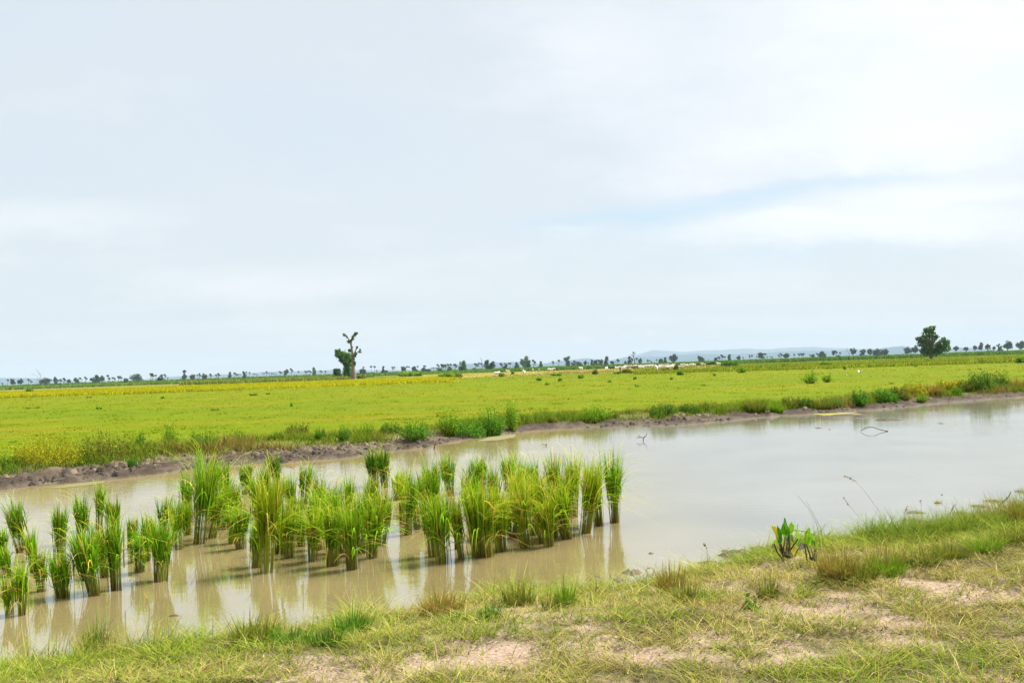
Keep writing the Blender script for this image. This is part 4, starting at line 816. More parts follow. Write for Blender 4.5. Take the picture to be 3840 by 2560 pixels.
def cow_mesh(pose, hide):
    hd = {'up': [(.86, 0, 1.30), (1.10, 0, 1.46), (1.40, 0, 1.24)], 'graze': [(.92, 0, .92), (1.10, 0, .55), (1.22, 0, .20)]}[pose]
    V = [(-.15, 0, 1.02), (-.68, 0, 1.10), (.42, 0, 1.02), (.62, 0, 1.12)] + hd; E = [(0, 1), (0, 2), (2, 3), (3, 4), (4, 5), (5, 6)]
    Rd = [(.36, .36), (.27, .30), (.35, .37), (.26, .30), (.17, .20), (.13, .14), (.085, .09)]
    def br(par, pts_, rr_):
        prev = par
        for p_, r_ in zip(pts_, rr_): V.append(p_); Rd.append(r_); E.append((prev, len(V) - 1)); prev = len(V) - 1
    br(3, [(.55, 0, 1.48), (.48, 0, 1.58)], [.12, .05])
    for s_ in (-1, 1):
        br(2, [(.52, .20 * s_, .70), (.54, .19 * s_, .40), (.52, .19 * s_, .0)], [.115, .065, .06])
        br(1, [(-.70, .20 * s_, .78), (-.62, .19 * s_, .62), (-.82, .19 * s_, .42), (-.76, .19 * s_, .0)], [.15, .11, .065, .06])
        hx, hz_ = (1.10, 1.60) if pose == 'up' else (1.00, .66)
        br(5, [(hx - .02, .16 * s_, hz_), (hx - .05, .34 * s_, hz_ + .18), (hx, .36 * s_, hz_ + .42)], [.05, .035, .015])
    br(1, [(-.98, 0, 1.16), (-1.06, 0, .75), (-1.04, 0, .45)], [.05, .03, .04])
    base_ = {'white': (.66, .62, .56), 'cream': (.44, .37, .29), 'black': (.018, .016, .015), 'brown': (.10, .055, .03)}[hide]
    def cf(co):
        c_ = np.broadcast_to(np.array(base_), co.shape).copy(); horn = co[:, 2] > 1.66; c_[horn] = (.10, .09, .08)
        c_[(co[:, 2] < .10)] = (.05, .045, .04)
        return c_
    return skinned('cow', V, E, Rd, 1, [M_HIDE], cf)
COWM = {}
# zoom, x, y(feet), hide, pose, heading (degrees: 0 faces right, 180 left, 90 away, -90 towards the viewer)
COWS = [(z4, 942, 508, 'white', 'graze', 0), (z4, 1112, 450, 'white', 'up', 150), (z4, 1366, 490, 'white', 'up', -100), (z4, 1346, 424, 'white', 'up', 170), (z4, 1490, 420, 'white', 'graze', 10), (z4, 1605, 425, 'cream', 'up', -70),
        (z4, 1762, 415, 'white', 'graze', 200), (z4, 1800, 425, 'white', 'up', 10), (z4, 1852, 412, 'cream', 'up', 90), (z4, 2264, 396, 'white', 'up', 170),
        (z5, 80, 405, 'white', 'up', 160), (z5, 478, 408, 'white', 'up', 60), (z5, 570, 402, 'black', 'up', 10), (z5, 622, 392, 'white', 'up', 100), (z5, 660, 398, 'white', 'up', 0), (z5, 742, 398, 'white', 'graze', 180), (z5, 772, 388, 'white', 'up', 10),
        (z5, 800, 368, 'white', 'up', 180), (z5, 840, 372, 'white', 'up', 0), (z5, 882, 376, 'cream', 'up', 190), (z5, 905, 396, 'brown', 'graze', 0), (z5, 928, 372, 'white', 'up', 20), (z5, 945, 392, 'brown', 'graze', 185), (z5, 968, 386, 'white', 'up', 170), (z5, 1005, 366, 'white', 'up', 0),
        (z5, 1038, 388, 'white', 'graze', 0), (z5, 1052, 364, 'cream', 'up', 180), (z5, 1090, 370, 'white', 'up', 0), (z5, 1132, 368, 'white', 'up', 190), (z5, 1165, 362, 'white', 'graze', 0), (z5, 1202, 360, 'white', 'up', 80), (z5, 1235, 360, 'white', 'up', 180), (z5, 1268, 432, 'white', 'up', -95),
        (z5, 1284, 362, 'brown', 'up', 95), (z5, 1325, 356, 'white', 'up', 0), (z5, 1360, 360, 'cream', 'up', 20), (z5, 1338, 396, 'white', 'graze', 180), (z5, 1392, 396, 'cream', 'graze', 0), (z5, 1430, 352, 'white', 'up', 0), (z5, 1446, 364, 'black', 'graze', 180), (z5, 1478, 358, 'black', 'up', 90),
        (z5, 1500, 356, 'white', 'up', 180), (z5, 1530, 352, 'white', 'up', 10), (z5, 1438, 394, 'white', 'graze', 0), (z5, 1500, 392, 'white', 'graze', 190), (z5, 1645, 404, 'cream', 'graze', 180), (z5, 1672, 352, 'white', 'up', 0), (z5, 1740, 358, 'white', 'graze', 10), (z5, 1815, 346, 'white', 'up', 0),
        (z5, 1868, 350, 'white', 'up', 180), (z5, 1925, 348, 'black', 'graze', 0), (z5, 1962, 342, 'white', 'up', 0), (z5, 2005, 346, 'cream', 'up', 180), (z5, 2088, 344, 'black', 'up', 0), (z5, 2250, 334, 'white', 'up', 170)]
herder_px = z5(697, 430)[0]; facing_px = z5(1268, 0)[0]; stump_px = z5(1580, 0)[0]
cows = []
for k_, cx, cy, hide, pose, hdg in COWS:
    px, py = k_(cx, cy + 4); p = on_ground(px, py); key = (pose, hide)
    if key not in COWM: COWM[key] = cow_mesh(*key)
    o_ = obj('cow', COWM[key], None, p - np.array([0, 0, .04])); o_.rotation_euler = (0, 0, math.radians(hdg) - math.atan2(p[0], p[1])); s_ = rng.uniform(1.05, 1.22); o_.scale = (s_, s_, s_)
    tag(o_, None, 'cow', 'zebu cattle grazing on the plain'); cows.append((px, o_, hide, pose, hdg, py))
SEG = [(0, z4(1400, 0)[0], 'scattered cattle below the stepped tree'), (z4(1400, 0)[0], herder_px - 45, 'string left of the herder'), (herder_px - 45, herder_px + 26, 'group round the herder'),
       (herder_px + 26, facing_px - 50, 'packed herd right of the herder'), (facing_px - 50, stump_px, 'herd left of the tall bush'), (stump_px, 4000, 'line right of the tall bush')]
for a_, b_, where in SEG:
    g_ = sorted([c_ for c_ in cows if a_ <= c_[0] < b_], key=lambda c_: c_[0])
    for hide in ('white', 'cream', 'black', 'brown'):
        h_ = [c_ for c_ in g_ if c_[2] == hide]
        for i, c_ in enumerate(h_):
            do = 'facing us' if abs(c_[4] + 97) < 30 else 'head-down' if c_[3] == 'graze' else 'standing'
            which = '' if len(h_) == 1 else ', ' + ORD[i] + ' ' + hide + ' from left'
            c_[1]['label'] = f"{hide} {do} cow in the {where}{which}"
# the herder
fr = Frame(*z5(697, 434)); hgt = 1.78
root = empty('person', fr.p, fr.rz + .4)
V = [(0, 0, .95), (0, 0, 1.2), (0, .0, 1.42), (0, .01, 1.52), (0, .02, 1.64), (0, .02, 1.74)]; E = [(0, 1), (1, 2), (2, 3), (3, 4), (4, 5)]; Rd = [(.15, .12), (.15, .11), (.17, .10), .055, (.085, .10), (.07, .08)]
def arm(par, pts_, rr_):
    prev = par
    for p_, r_ in zip(pts_, rr_): V.append(p_); Rd.append(r_); E.append((prev, len(V) - 1)); prev = len(V) - 1
for s_ in (-1, 1):
    arm(2, [(.20 * s_, 0, 1.38), (.27 * s_, .02, 1.10), (.28 * s_, -.10, .88), (.28 * s_, -.13, .80)], [.06, .045, .035, .03])
    arm(0, [(.09 * s_, 0, .86), (.11 * s_, -.02, .48), (.12 * s_, .02, .08), (.12 * s_, -.10, .03)], [.09, .06, .045, .04])
obj('body', skinned('body', V, E, Rd, 1, [M_HIDE], lambda co: np.where((co[:, 2:3] > 1.70), [[.012, .010, .010]], [[.075, .045, .032]])), root)
robe = Acc(); ring = []
robe.add(tube([[0, 0, .22], [0, 0, .6], [0, 0, .95], [0, 0, 1.25], [0, 0, 1.42], [0, 0, 1.50]], [.26, .25, .22, .215, .21, .09], (.055, .045, .095), 14, .04))
for s_ in (-1, 1): robe.add(tube([[.16 * s_, 0, 1.40], [.27 * s_, .02, 1.14], [.28 * s_, -.06, .96]], [.085, .075, .07], (.055, .045, .095), 10, .05))
obj('robe', robe.mesh('robe', [M_CLOTH], smooth=True), root)
obj('trousers', Acc().add(tube([[-.10, 0, .5], [-.12, .02, .12]], [.09, .075], (.03, .03, .05), 8)).add(tube([[.10, 0, .5], [.12, .02, .12]], [.09, .075], (.03, .03, .05), 8)).mesh('trousers', [M_CLOTH]), root)
tag(root, 'person in a dark purple robe standing among the white cattle', 'person')

# birds
def wing(s_, up_, col):
    """a bent wing, thick at the arm and fingered at the tip"""
    n_ = 9; t_ = np.linspace(0, 1, n_); x_ = s_ * t_ * .46; z_ = up_ * np.sin(t_ * 1.9) * .20 - .04 * t_; ch = .17 * (1 - .75 * t_ ** 2); vv = []
    for k_ in range(n_):
        yb = -.02 + .06 * t_[k_] ** 2
        for dz in (.008, -.008): vv += [(x_[k_], yb + ch[k_] * .45, z_[k_] + dz), (x_[k_], yb - ch[k_] * .55, z_[k_] + dz * .3)]
    vv = np.array(vv); qq = []
    for k_ in range(n_ - 1):
        a_, b_ = 4 * k_, 4 * k_ + 4
        qq += [(a_, a_ + 1, b_ + 1, b_), (a_ + 2, b_ + 2, b_ + 3, a_ + 3), (a_, b_, b_ + 2, a_ + 2), (a_ + 1, a_ + 3, b_ + 3, b_ + 1)]
    cc = np.where((np.abs(vv[:, 0:1]) > .30), [col], [[.55, .55, .55]])
    return vv, np.array(qq), cc
WHITE = lambda co: np.broadcast_to(np.array([.45, .45, .44]), co.shape)
def bird_body(stand):
    V = [(0, -.02, .0), (0, .16, .02), (0, .24, .07), (0, .21, .13), (0, .27, .16), (0, .36, .145), (0, -.2, -.01), (0, -.30, -.02)]
    if stand: V = [(0, -.02, .22), (0, .10, .27), (0, .14, .36), (0, .12, .44), (0, .16, .47), (0, .25, .455), (0, -.14, .17), (0, -.22, .14)]
    E = [(0, 1), (1, 2), (2, 3), (3, 4), (4, 5), (0, 6), (6, 7)]; Rd = [.075, .055, .025, .024, .028, .008, .045, .02]
    if stand:
        for s_ in (-1, 1): V += [(.025 * s_, 0, .15), (.028 * s_, .01, .0)]; n_ = len(V); E += [(0, n_ - 2), (n_ - 2, n_ - 1)]; Rd += [.015, .009]
    return skinned('bird', V, E, Rd, 1, [M_HIDE], WHITE)
d_ = pdir(3225, 1395); pos = EYE + d_ * (100 / d_[1])
root = empty('egret', pos, math.radians(-70)); obj('body', bird_body(False), root)
for s_ in (-1, 1): obj('wing', Acc().add(wing(s_, 1.1 if s_ < 0 else .8, [.10, .10, .11])).mesh('wing', [M_HIDE]), root)
tag(root, 'white bird with dark wing tips flying low over the pasture', 'bird')
SB = bird_body(True)
for px, py, lab, s_ in [(2723, 1446, 'small pale wading bird standing alone on the pasture below the herd', .62), (3175, 1409, 'tiny white bird on the pasture just left of the flying bird', .5), (3276, 1410, 'tiny white bird on the pasture right of the flying bird', .5)]:
    p = on_ground(px, py); o_ = obj('wading_bird', SB, None, p - np.array([0, 0, .01])); o_.scale = (s_, s_, s_); o_.rotation_euler = (0, 0, rng.uniform(0, 6)); tag(o_, lab, 'bird', 'birds on the pasture')
# ---------------------------------------------------------------- shrubs and grass clumps one can count
PAL = dict(lime=[(3, [0.136, 0.247, 0.011]), (2, [0.096, 0.206, 0.011]), (1, [0.176, 0.264, 0.016])], green=[(3, [0.064, 0.173, 0.011]), (2, [0.088, 0.198, 0.014]), (1, [0.045, 0.132, 0.014])],
           dark=[(3, [.060, .135, .014]), (2, [.085, .165, .014]), (1, [.12, .18, .02])], olive=[(3, [0.136, 0.157, 0.016]), (2, [0.096, 0.140, 0.014]), (1, [0.192, 0.181, 0.029])],
           yellow=[(3, [0.272, 0.272, 0.011]), (2, [0.192, 0.231, 0.014]), (1, [0.320, 0.247, 0.023])], straw=[(3, [0.240, 0.198, 0.052]), (2, [0.176, 0.173, 0.034]), (1, [0.304, 0.247, 0.081])], rust=[(3, [0.224, 0.165, 0.034]), (2, [0.176, 0.181, 0.023]), (1, [0.256, 0.148, 0.040])])
def clump(name, bx, by, ty, wpx, pal, kind, cat, dens=1.0, group=None, sink=0.03, water=False, bladew=None):
    """kind 'grass': upright sheaf of blades; 'shrub': sprays of stems carrying small leaves; 'mound': low rounded mass of both"""
    fr = Frame(bx, by, on_z(bx, by) if water else None); m_ = fr.m; h = max((by - ty) * m_, .12); R = max(wpx * m_ * .5, .06); root = None; d_ = depth_of(fr.p)
    px_ = d_ / 995.0                                           # metres per picture pixel there, so that detail stays resolvable
    bw = bladew or max(.006, px_ * .55)
    def basepts(n, f=1.0):
        a = rng.uniform(0, 6.2832, n); r = R * f * np.sqrt(rng.uniform(0, 1, n)); b = np.stack([np.cos(a) * r, np.sin(a) * r * .8, np.zeros(n)], -1)
        if not water: b[:, 2] = height(b[:, 0] + fr.p[0], b[:, 1] + fr.p[1]) - fr.p[2]
        b[:, 2] -= sink; return b, a, r
    if kind == 'grass':
        n = int(dens * np.clip(300 * (R / .3) ** .9, 60, 1200)); b, a, r = basepts(n, .78)
        hh = h * (.40 + .72 * rng.uniform(0, 1, n)) * (1 - .40 * (r / (R + .01))); c = pick(n, PAL[pal]) * rng.uniform(.7, 1.3, (n, 1))
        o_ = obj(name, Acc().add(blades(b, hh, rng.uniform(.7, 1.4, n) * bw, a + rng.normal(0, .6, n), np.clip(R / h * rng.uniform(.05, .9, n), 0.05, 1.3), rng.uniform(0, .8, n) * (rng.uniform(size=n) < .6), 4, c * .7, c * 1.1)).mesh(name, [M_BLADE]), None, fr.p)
        return tag(o_, None, cat, group), fr
    root = empty(name, fr.p, 0)
    ns = int(dens * np.clip(110 * (R / .4), 40, 420)); b, a, r = basepts(ns, .42 if kind == 'shrub' else .85)
    q_ = rng.uniform(0, 1, ns); dome = np.clip(1 - .62 * q_ ** 1.3, .1, 1) if kind == 'shrub' else np.sqrt(np.clip(1 - (r / R) ** 2 * 1.0, .08, 1)); hh = h * dome * (.50 + .62 * rng.uniform(0, 1, ns)); lean = np.clip(R / h * (.05 + .75 * q_) / dome, 0, 1.6) if kind == 'shrub' else np.clip(R / h * rng.uniform(.05, .4, ns), 0, .9); az = a + rng.normal(0, .5, ns)
    c = pick(ns, PAL[pal]) * rng.uniform(.6, 1.2, (ns, 1))
    obj('stems', Acc().add(blades(b, hh, bw * .9, az, lean, .05, 3, c * [.8, .6, .7], c, tip=.4)).mesh('stems', [M_BLADE]), root)
    nl = int(dens * (.6 if kind == 'shrub' else 1) * np.clip(800 * (R / .5) * (h / .5) ** .6, 120, 4500)); k = rng.integers(0, ns, nl); f = rng.uniform(.12 if kind == 'mound' else .25, 1, nl) ** .7
    pt = b[k] + np.stack([np.cos(az[k]) * lean[k] * hh[k] * f, np.sin(az[k]) * lean[k] * hh[k] * f, hh[k] * f], -1) + rng.normal(0, .05, (nl, 3)) * [R * 1.7, R * 1.7, h * 1.1]
    pt[:, 2] = np.maximum(pt[:, 2], 0)
    cl = pick(nl, PAL[pal]) * rng.uniform(.65, 1.4, (nl, 1)) * (.7 + .6 * vnoise(pt[:, 0] / R * 3, pt[:, 2] / h * 3 + pt[:, 1] / R, 7))[:, None]
    obj('foliage', Acc().add(leaves(pt, max(.025, px_ * 1.0), cl, up=.25, aspect=1.9)).mesh('foliage', [M_LEAF]), root)
    return tag(root, None, cat, group), fr

BANK = [(r1, [(60, 1010, 930, 150, 'dark', 'mound', 'low dark'), (330, 985, 770, 420, 'yellow', 'mound', 'broad yellow'), (720, 965, 755, 340, 'olive', 'mound', 'broad olive'), (910, 1005, 900, 60, 'green', 'grass', 'single small'), (960, 880, 760, 110, 'green', 'shrub', 'small bushy'),
              (1180, 880, 690, 130, 'lime', 'shrub', 'feathery lime'), (1390, 880, 735, 240, 'green', 'shrub', 'broad bright green'), (1640, 830, 740, 110, 'lime', 'mound', 'low lime'), (1560, 850, 790, 90, 'olive', 'mound', 'low olive'), (1900, 825, 735, 90, 'lime', 'grass', 'pale'), (2050, 790, 700, 150, 'olive', 'mound', 'rounded olive'), (2205, 822, 705, 70, 'green', 'grass', 'upright dark green'), (1060, 900, 800, 140, 'olive', 'mound', 'low olive')]),
        (r2, [(20, 830, 720, 90, 'green', 'shrub', 'rounded green'), (180, 800, 700, 120, 'lime', 'shrub', 'feathery lime'), (335, 780, 690, 120, 'dark', 'mound', 'dark rounded'), (510, 825, 665, 250, 'green', 'shrub', 'broad green'), (740, 800, 600, 170, 'lime', 'shrub', 'tall feathery lime'), (880, 805, 690, 200, 'green', 'mound', 'dense green'), (1040, 795, 580, 190, 'green', 'shrub', 'big tall green'), (1180, 765, 540, 110, 'lime', 'shrub', 'tallest feathery'),
              (1262, 700, 645, 70, 'dark', 'mound', 'small dark'), (1450, 700, 650, 70, 'olive', 'mound', 'small olive'), (1740, 695, 580, 240, 'lime', 'shrub', 'broad bright lime'), (1865, 672, 625, 70, 'dark', 'mound', 'small dark'), (2220, 655, 565, 170, 'dark', 'mound', 'broad dark')]),
        (r3, [(60, 635, 575, 130, 'dark', 'mound', 'low dark'), (220, 625, 560, 170, 'olive', 'mound', 'low olive'), (420, 615, 535, 90, 'olive', 'grass', 'olive'), (505, 630, 500, 130, 'olive', 'grass', 'tall rusty-topped'), (645, 640, 540, 90, 'lime', 'grass', 'tall lime'), (750, 605, 520, 130, 'olive', 'mound', 'rounded olive'), (860, 590, 525, 90, 'dark', 'mound', 'dark low'), (965, 605, 510, 130, 'olive', 'grass', 'dense olive'), (1060, 602, 510, 90, 'green', 'grass', 'dark green'), (1222, 590, 468, 130, 'green', 'shrub', 'brightest green rounded'),
              (1395, 565, 465, 150, 'green', 'mound', 'leafy green'), (1500, 545, 440, 110, 'olive', 'mound', 'olive rounded'), (1645, 560, 490, 55, 'lime', 'grass', 'small lime'), (1600, 530, 420, 150, 'yellow', 'mound', 'orange-yellow'), (1710, 520, 410, 130, 'rust', 'grass', 'rusty'), (1888, 518, 440, 65, 'green', 'grass', 'small green'), (1830, 490, 400, 160, 'yellow', 'mound', 'yellow rounded'), (1960, 490, 410, 110, 'olive', 'mound', 'olive leafy'),
              (2060, 490, 350, 200, 'dark', 'shrub', 'dark broad-leaved'), (2190, 480, 350, 130, 'dark', 'shrub', 'tall dark leafy'), (2310, 475, 375, 130, 'rust', 'grass', 'rusty stalky')])]
bank = []
for k_, lst in BANK:
    for cx, by, ty, w_, pal, kind, lk in lst:
        bx, yb = k_(cx, by); _, yt = k_(cx, ty)
        o_, fr = clump('grass_clump' if kind == 'grass' else 'shrub', bx, yb, yt, w_ * .5442 * 1.2, pal, kind, 'grass' if kind == 'grass' else 'shrub', 1.15, 'shrubs and grass clumps along the far bank')
        bank.append((bx, o_, lk, kind))
bank.sort(key=lambda a_: a_[0])
for a_, b_, where in [(0, 700, 'left of the pollarded tree'), (700, 1330, 'below the pollarded tree'), (1330, 2050, 'right of the pollarded tree'), (2050, 2760, 'opposite the rice end'), (2760, 3300, 'short of the lone tree'), (3300, 4000, 'below the lone tree')]:
    for i, (px, o_, lk, kind) in enumerate([q_ for q_ in bank if a_ <= q_[0] < b_]):
        o_['label'] = f"{lk} {'grass tuft' if kind == 'grass' else 'shrub'} on the far bank, {ORD[i]} from left {where}"

FIELD = [(z1, [(410, 552, 505, 90, 'dark', 'mound', 'dark'), (2240, 640, 605, 50, 'green', 'mound', 'small'), (1230, 630, 605, 70, 'olive', 'mound', 'low')]),
         (r1, [(685, 615, 585, 45, 'dark', 'mound', 'small dark'), (195, 612, 595, 40, 'olive', 'mound', 'low'), (255, 608, 592, 40, 'olive', 'mound', 'low'), (1745, 520, 498, 70, 'green', 'mound', 'green'), (1848, 512, 498, 36, 'dark', 'mound', 'tiny dark'), (2005, 595, 540, 30, 'green', 'shrub', 'thin'), (80, 845, 815, 60, 'dark', 'mound', 'dark'), (1480, 622, 606, 90, 'olive', 'mound', 'flat')]),
         (z3, [(1590, 935, 825, 420, 'lime', 'mound', 'wide bright green'), (1800, 930, 845, 200, 'green', 'mound', 'green'), (760, 975, 900, 180, 'olive', 'mound', 'olive weedy'), (2250, 955, 890, 180, 'green', 'mound', 'green')]),
         (z4, [(240, 528, 420, 330, 'lime', 'mound', 'wide lime'), (100, 520, 440, 160, 'green', 'mound', 'green'), (310, 526, 475, 160, 'olive', 'mound', 'brownish'), (1010, 510, 450, 90, 'olive', 'mound', 'olive'), (1190, 475, 425, 34, 'dark', 'shrub', 'thin dark'), (1880, 500, 448, 180, 'green', 'mound', 'flat green'), (1935, 582, 510, 70, 'lime', 'shrub', 'feathery'), (1735, 645, 585, 70, 'lime', 'shrub', 'feathery'), (1610, 575, 510, 100, 'lime', 'shrub', 'pale feathery'), (2262, 538, 470, 80, 'lime', 'shrub', 'feathery'), (1890, 416, 372, 40, 'rust', 'mound', 'brown')]),
         (z5, [(298, 475, 392, 90, 'olive', 'mound', 'grey-green'), (800, 455, 378, 160, 'olive', 'mound', 'olive'), (655, 470, 425, 130, 'green', 'mound', 'flat green'), (1130, 445, 390, 60, 'green', 'mound', 'small green'), (1640, 488, 400, 120, 'green', 'shrub', 'bright feathery'), (1580, 430, 322, 80, 'rust', 'mound', 'tall dark'), (910, 460, 420, 110, 'olive', 'mound', 'low olive'), (1410, 438, 372, 150, 'olive', 'mound', 'olive'), (70, 540, 468, 80, 'lime', 'shrub', 'pale'), (530, 602, 558, 60, 'green', 'mound', 'small green'), (1500, 560, 510, 50, 'lime', 'shrub', 'thin'), (930, 555, 500, 60, 'lime', 'shrub', 'thin'),
               (2190, 325, 262, 130, 'dark', 'mound', 'dark'), (2340, 345, 268, 110, 'dark', 'mound', 'dark round'), (1810, 425, 378, 60, 'green', 'mound', 'small green'), (2010, 655, 625, 90, 'green', 'mound', 'flat'), (2180, 500, 440, 40, 'lime', 'shrub', 'thin'), (960, 672, 630, 80, 'green', 'mound', 'low green')]),
         (z6, [(210, 392, 305, 260, 'dark', 'mound', 'wide dark'), (350, 475, 395, 130, 'green', 'shrub', 'green'), (600, 415, 368, 50, 'green', 'mound', 'small'), (740, 435, 375, 140, 'lime', 'shrub', 'lime'), (910, 410, 358, 80, 'green', 'mound', 'round green'), (1450, 388, 338, 160, 'dark', 'mound', 'dark flat'), (1690, 432, 370, 40, 'green', 'shrub', 'thin green'), (1275, 420, 395, 40, 'green', 'mound', 'small'), (1240, 615, 435, 220, 'lime', 'shrub', 'large feathery'), (1455, 600, 450, 140, 'green', 'shrub', 'bright feathery'), (1605, 295, 245, 60, 'dark', 'mound', 'dark round'), (2300, 620, 590, 70, 'rust', 'mound', 'brownish')]),
         (z7, [(2290, 770, 670, 190, 'dark', 'mound', 'dark'), (285, 810, 730, 90, 'green', 'mound', 'green'), (510, 838, 805, 55, 'green', 'mound', 'tiny'), (1640, 770, 715, 130, 'olive', 'mound', 'olive'), (1600, 880, 855, 70, 'dark', 'mound', 'tiny dark'), (2095, 755, 715, 90, 'olive', 'mound', 'olive'), (1770, 615, 555, 160, 'dark', 'mound', 'dark'), (740, 775, 700, 80, 'green', 'shrub', 'green')])]
fld = []
for k_, lst in FIELD:
    sc = k_(1, 0)[0] - k_(0, 0)[0]
    for cx, by, ty, w_, pal, kind, lk in lst:
        bx, yb = k_(cx, by); _, yt = k_(cx, ty)
        o_, fr = clump('shrub', bx, yb, yb - (yb - yt) * .9, w_ * sc * 1.15, {'dark': 'green', 'green': 'lime', 'rust': 'olive'}.get(pal, pal), 'shrub', 'shrub', .32, 'shrubs scattered over the plain'); fld.append((bx, o_, lk))
fld.sort(key=lambda a_: a_[0])
LMF = [(473, 'the dark ball tree'), (1324, 'the pollarded tree'), (1972, 'the big stepped tree'), (2324, 'the herder'), (2537, 'the tallest dark bush by the herd'), (3225, 'the flying bird'), (3491, 'the lone round tree')]
bk = {}
for it in fld:
    if it[2] == 'tall dark': it[1]['label'] = 'tallest dark brownish bush in front of the packed cattle'; continue
    l_ = min(LMF, key=lambda m_: abs(m_[0] - it[0])); bk.setdefault((l_[1], it[0] > l_[0]), []).append(it)
for (lm, rt), lst in bk.items():
    lst.sort(key=lambda a_: a_[0], reverse=not rt)
    for i, (px, o_, lk) in enumerate(lst): o_['label'] = f"{lk} shrub on the plain, {ORD[i]} {'right' if rt else 'left'} of {lm}"

# grass clumps on the edge of the near bank
NEAR = [(q4, [(660, 1375, 1040, 150, 'olive', 'grass', 'tall olive tuft alone at the water edge, leftmost on the near bank', 1.1), (700, 1365, 1000, 70, 'green', 'grass', 'bright green young blades rising from the leftmost tuft', .5), (1750, 1290, 1000, 300, 'olive', 'mound', 'bushy olive grass mound right of the leftmost tuft', .9), (2010, 1300, 1080, 220, 'green', 'grass', 'green grass clump before the brown-footed rice', 1.), (2250, 1310, 1100, 240, 'dark', 'grass', 'dark green grass clump right of the olive mound', 1.), (1100, 1390, 1230, 260, 'olive', 'grass', 'low olive grass clump between the leftmost tuft and the mound', .8), (150, 1500, 1370, 260, 'lime', 'grass', 'low lime grass at the bottom left corner', .8)]),
        (q5, [(70, 1230, 970, 230, 'green', 'grass', 'green grass clump left of the arching brown tuft', 1.), (700, 1100, 840, 270, 'rust', 'grass', 'big arching brownish grass tuft on the near bank edge', 1.3), (760, 1150, 1040, 200, 'green', 'grass', 'green grass at the foot of the arching brown tuft', 1.), (1030, 1120, 940, 150, 'green', 'grass', 'green clump right of the arching brown tuft', .9), (1220, 1030, 760, 190, 'olive', 'grass', 'tall olive grass in front of the dense rice block', .9), (1550, 1040, 735, 120, 'lime', 'grass', 'bright upright lime tuft before the right end of the rice', .9), (1440, 1060, 840, 120, 'olive', 'grass', 'thin olive grass left of the bright lime tuft', .5), (1770, 960, 800, 110, 'olive', 'grass', 'sparse olive blades right of the bright lime tuft', .35), (2270, 930, 640, 170, 'rust', 'grass', 'reddish seeding grass between the lime tuft and the broad-leaved plants', .8), (360, 1180, 1050, 160, 'green', 'grass', 'small green clump on the bare near bank edge', .7)]),
        (q6, [(20, 1010, 780, 150, 'olive', 'grass', 'olive grass just right of the reddish seeding grass', .9), (160, 1000, 840, 150, 'lime', 'grass', 'yellowish grass left of the mud mound', .6), (590, 980, 720, 130, 'olive', 'grass', 'olive tuft in front of the broad-leaved plants', .9), (850, 960, 800, 110, 'lime', 'grass', 'few lime blades below the broad-leaved plants', .5), (1080, 870, 545, 250, 'rust', 'grass', 'big tawny grass clump right of the broad-leaved plants', 1.5), (1220, 880, 620, 210, 'olive', 'grass', 'olive grass clump right of the big tawny one', 1.1), (1400, 790, 480, 220, 'straw', 'grass', 'pale seeding grass behind the olive clump', .9), (1420, 830, 600, 200, 'lime', 'grass', 'lime grass clump under the pale seeding grass', 1.), (1660, 740, 550, 220, 'olive', 'grass', 'olive grass below the nearest floating mat', 1.1), (1860, 700, 530, 220, 'olive', 'grass', 'olive grass left of the forked twigs', 1.1), (2090, 660, 480, 180, 'lime', 'grass', 'bright lime grass under the forked twigs', 1.1), (2260, 600, 420, 200, 'olive', 'grass', 'olive grass right of the forked twigs', 1.), (2335, 470, 210, 130, 'rust', 'grass', 'tall tawny grass at the right edge of the photo', 1.1), (470, 1060, 920, 110, 'green', 'shrub', 'small broad weed with a dark hollow beneath it on the bank', .5)])]
for k_, lst in NEAR:
    for cx, by, ty, w_, pal, kind, lab, dn in lst:
        bx, yb = k_(cx, by); _, yt = k_(cx, ty)
        kind = 'grass' if kind == 'mound' else kind
        o_, fr = clump('grass_clump' if kind == 'grass' else 'weed_clump', bx, yb, yt, w_ * .5442 * 1.3, pal, kind, 'grass' if kind == 'grass' else 'weeds', dn * 1.7, 'grass clumps on the edge of the near bank', bladew=.008)
        o_['label'] = lab
# ---------------------------------------------------------------- broad-leaved plants, twigs, mud and floating scraps
kA = zq(2780, 1880, .17857)
def broad_leaf(b, tip, w, col, side=(1, 0, 0), bend=.12):
    """one lance-shaped leaf with a folded midrib from its foot to its tip"""
    b, tip = np.asarray(b, float), np.asarray(tip, float); L_ = tip - b; ln = np.linalg.norm(L_); a = L_ / ln; sdv = np.asarray(side, float); sdv = sdv - a * (sdv @ a); sdv /= np.linalg.norm(sdv); nm = np.cross(sdv, a)
    n_ = 12; t_ = np.linspace(0, 1, n_); pr = w * .5 * np.sin(np.pi * t_ ** .72) ** .8 * (1 - .15 * t_); pr = np.maximum(pr, .0008); vv, cc = [], []
    for k_ in range(n_):
        c_ = b + L_ * t_[k_] + nm * bend * ln * math.sin(t_[k_] * 2.6)
        for s_, f_ in ((-1, .0), (-.5, .5), (0, 1.), (.5, .5), (1, .0)):
            wav = .10 * w * math.sin(t_[k_] * 9 + s_ * 2)
            vv.append(c_ + sdv * s_ * pr[k_] - nm * (f_ * .22 * pr[k_]) + nm * wav * abs(s_)); cc.append(np.asarray(col) * (1.35 if s_ == 0 else 1.0) * rng.uniform(.85, 1.15))
    qq = [(k_ * 5 + j_, k_ * 5 + j_ + 1, k_ * 5 + j_ + 6, k_ * 5 + j_ + 5) for k_ in range(n_ - 1) for j_ in range(4)]
    return np.array(vv), np.array(qq), np.array(cc)
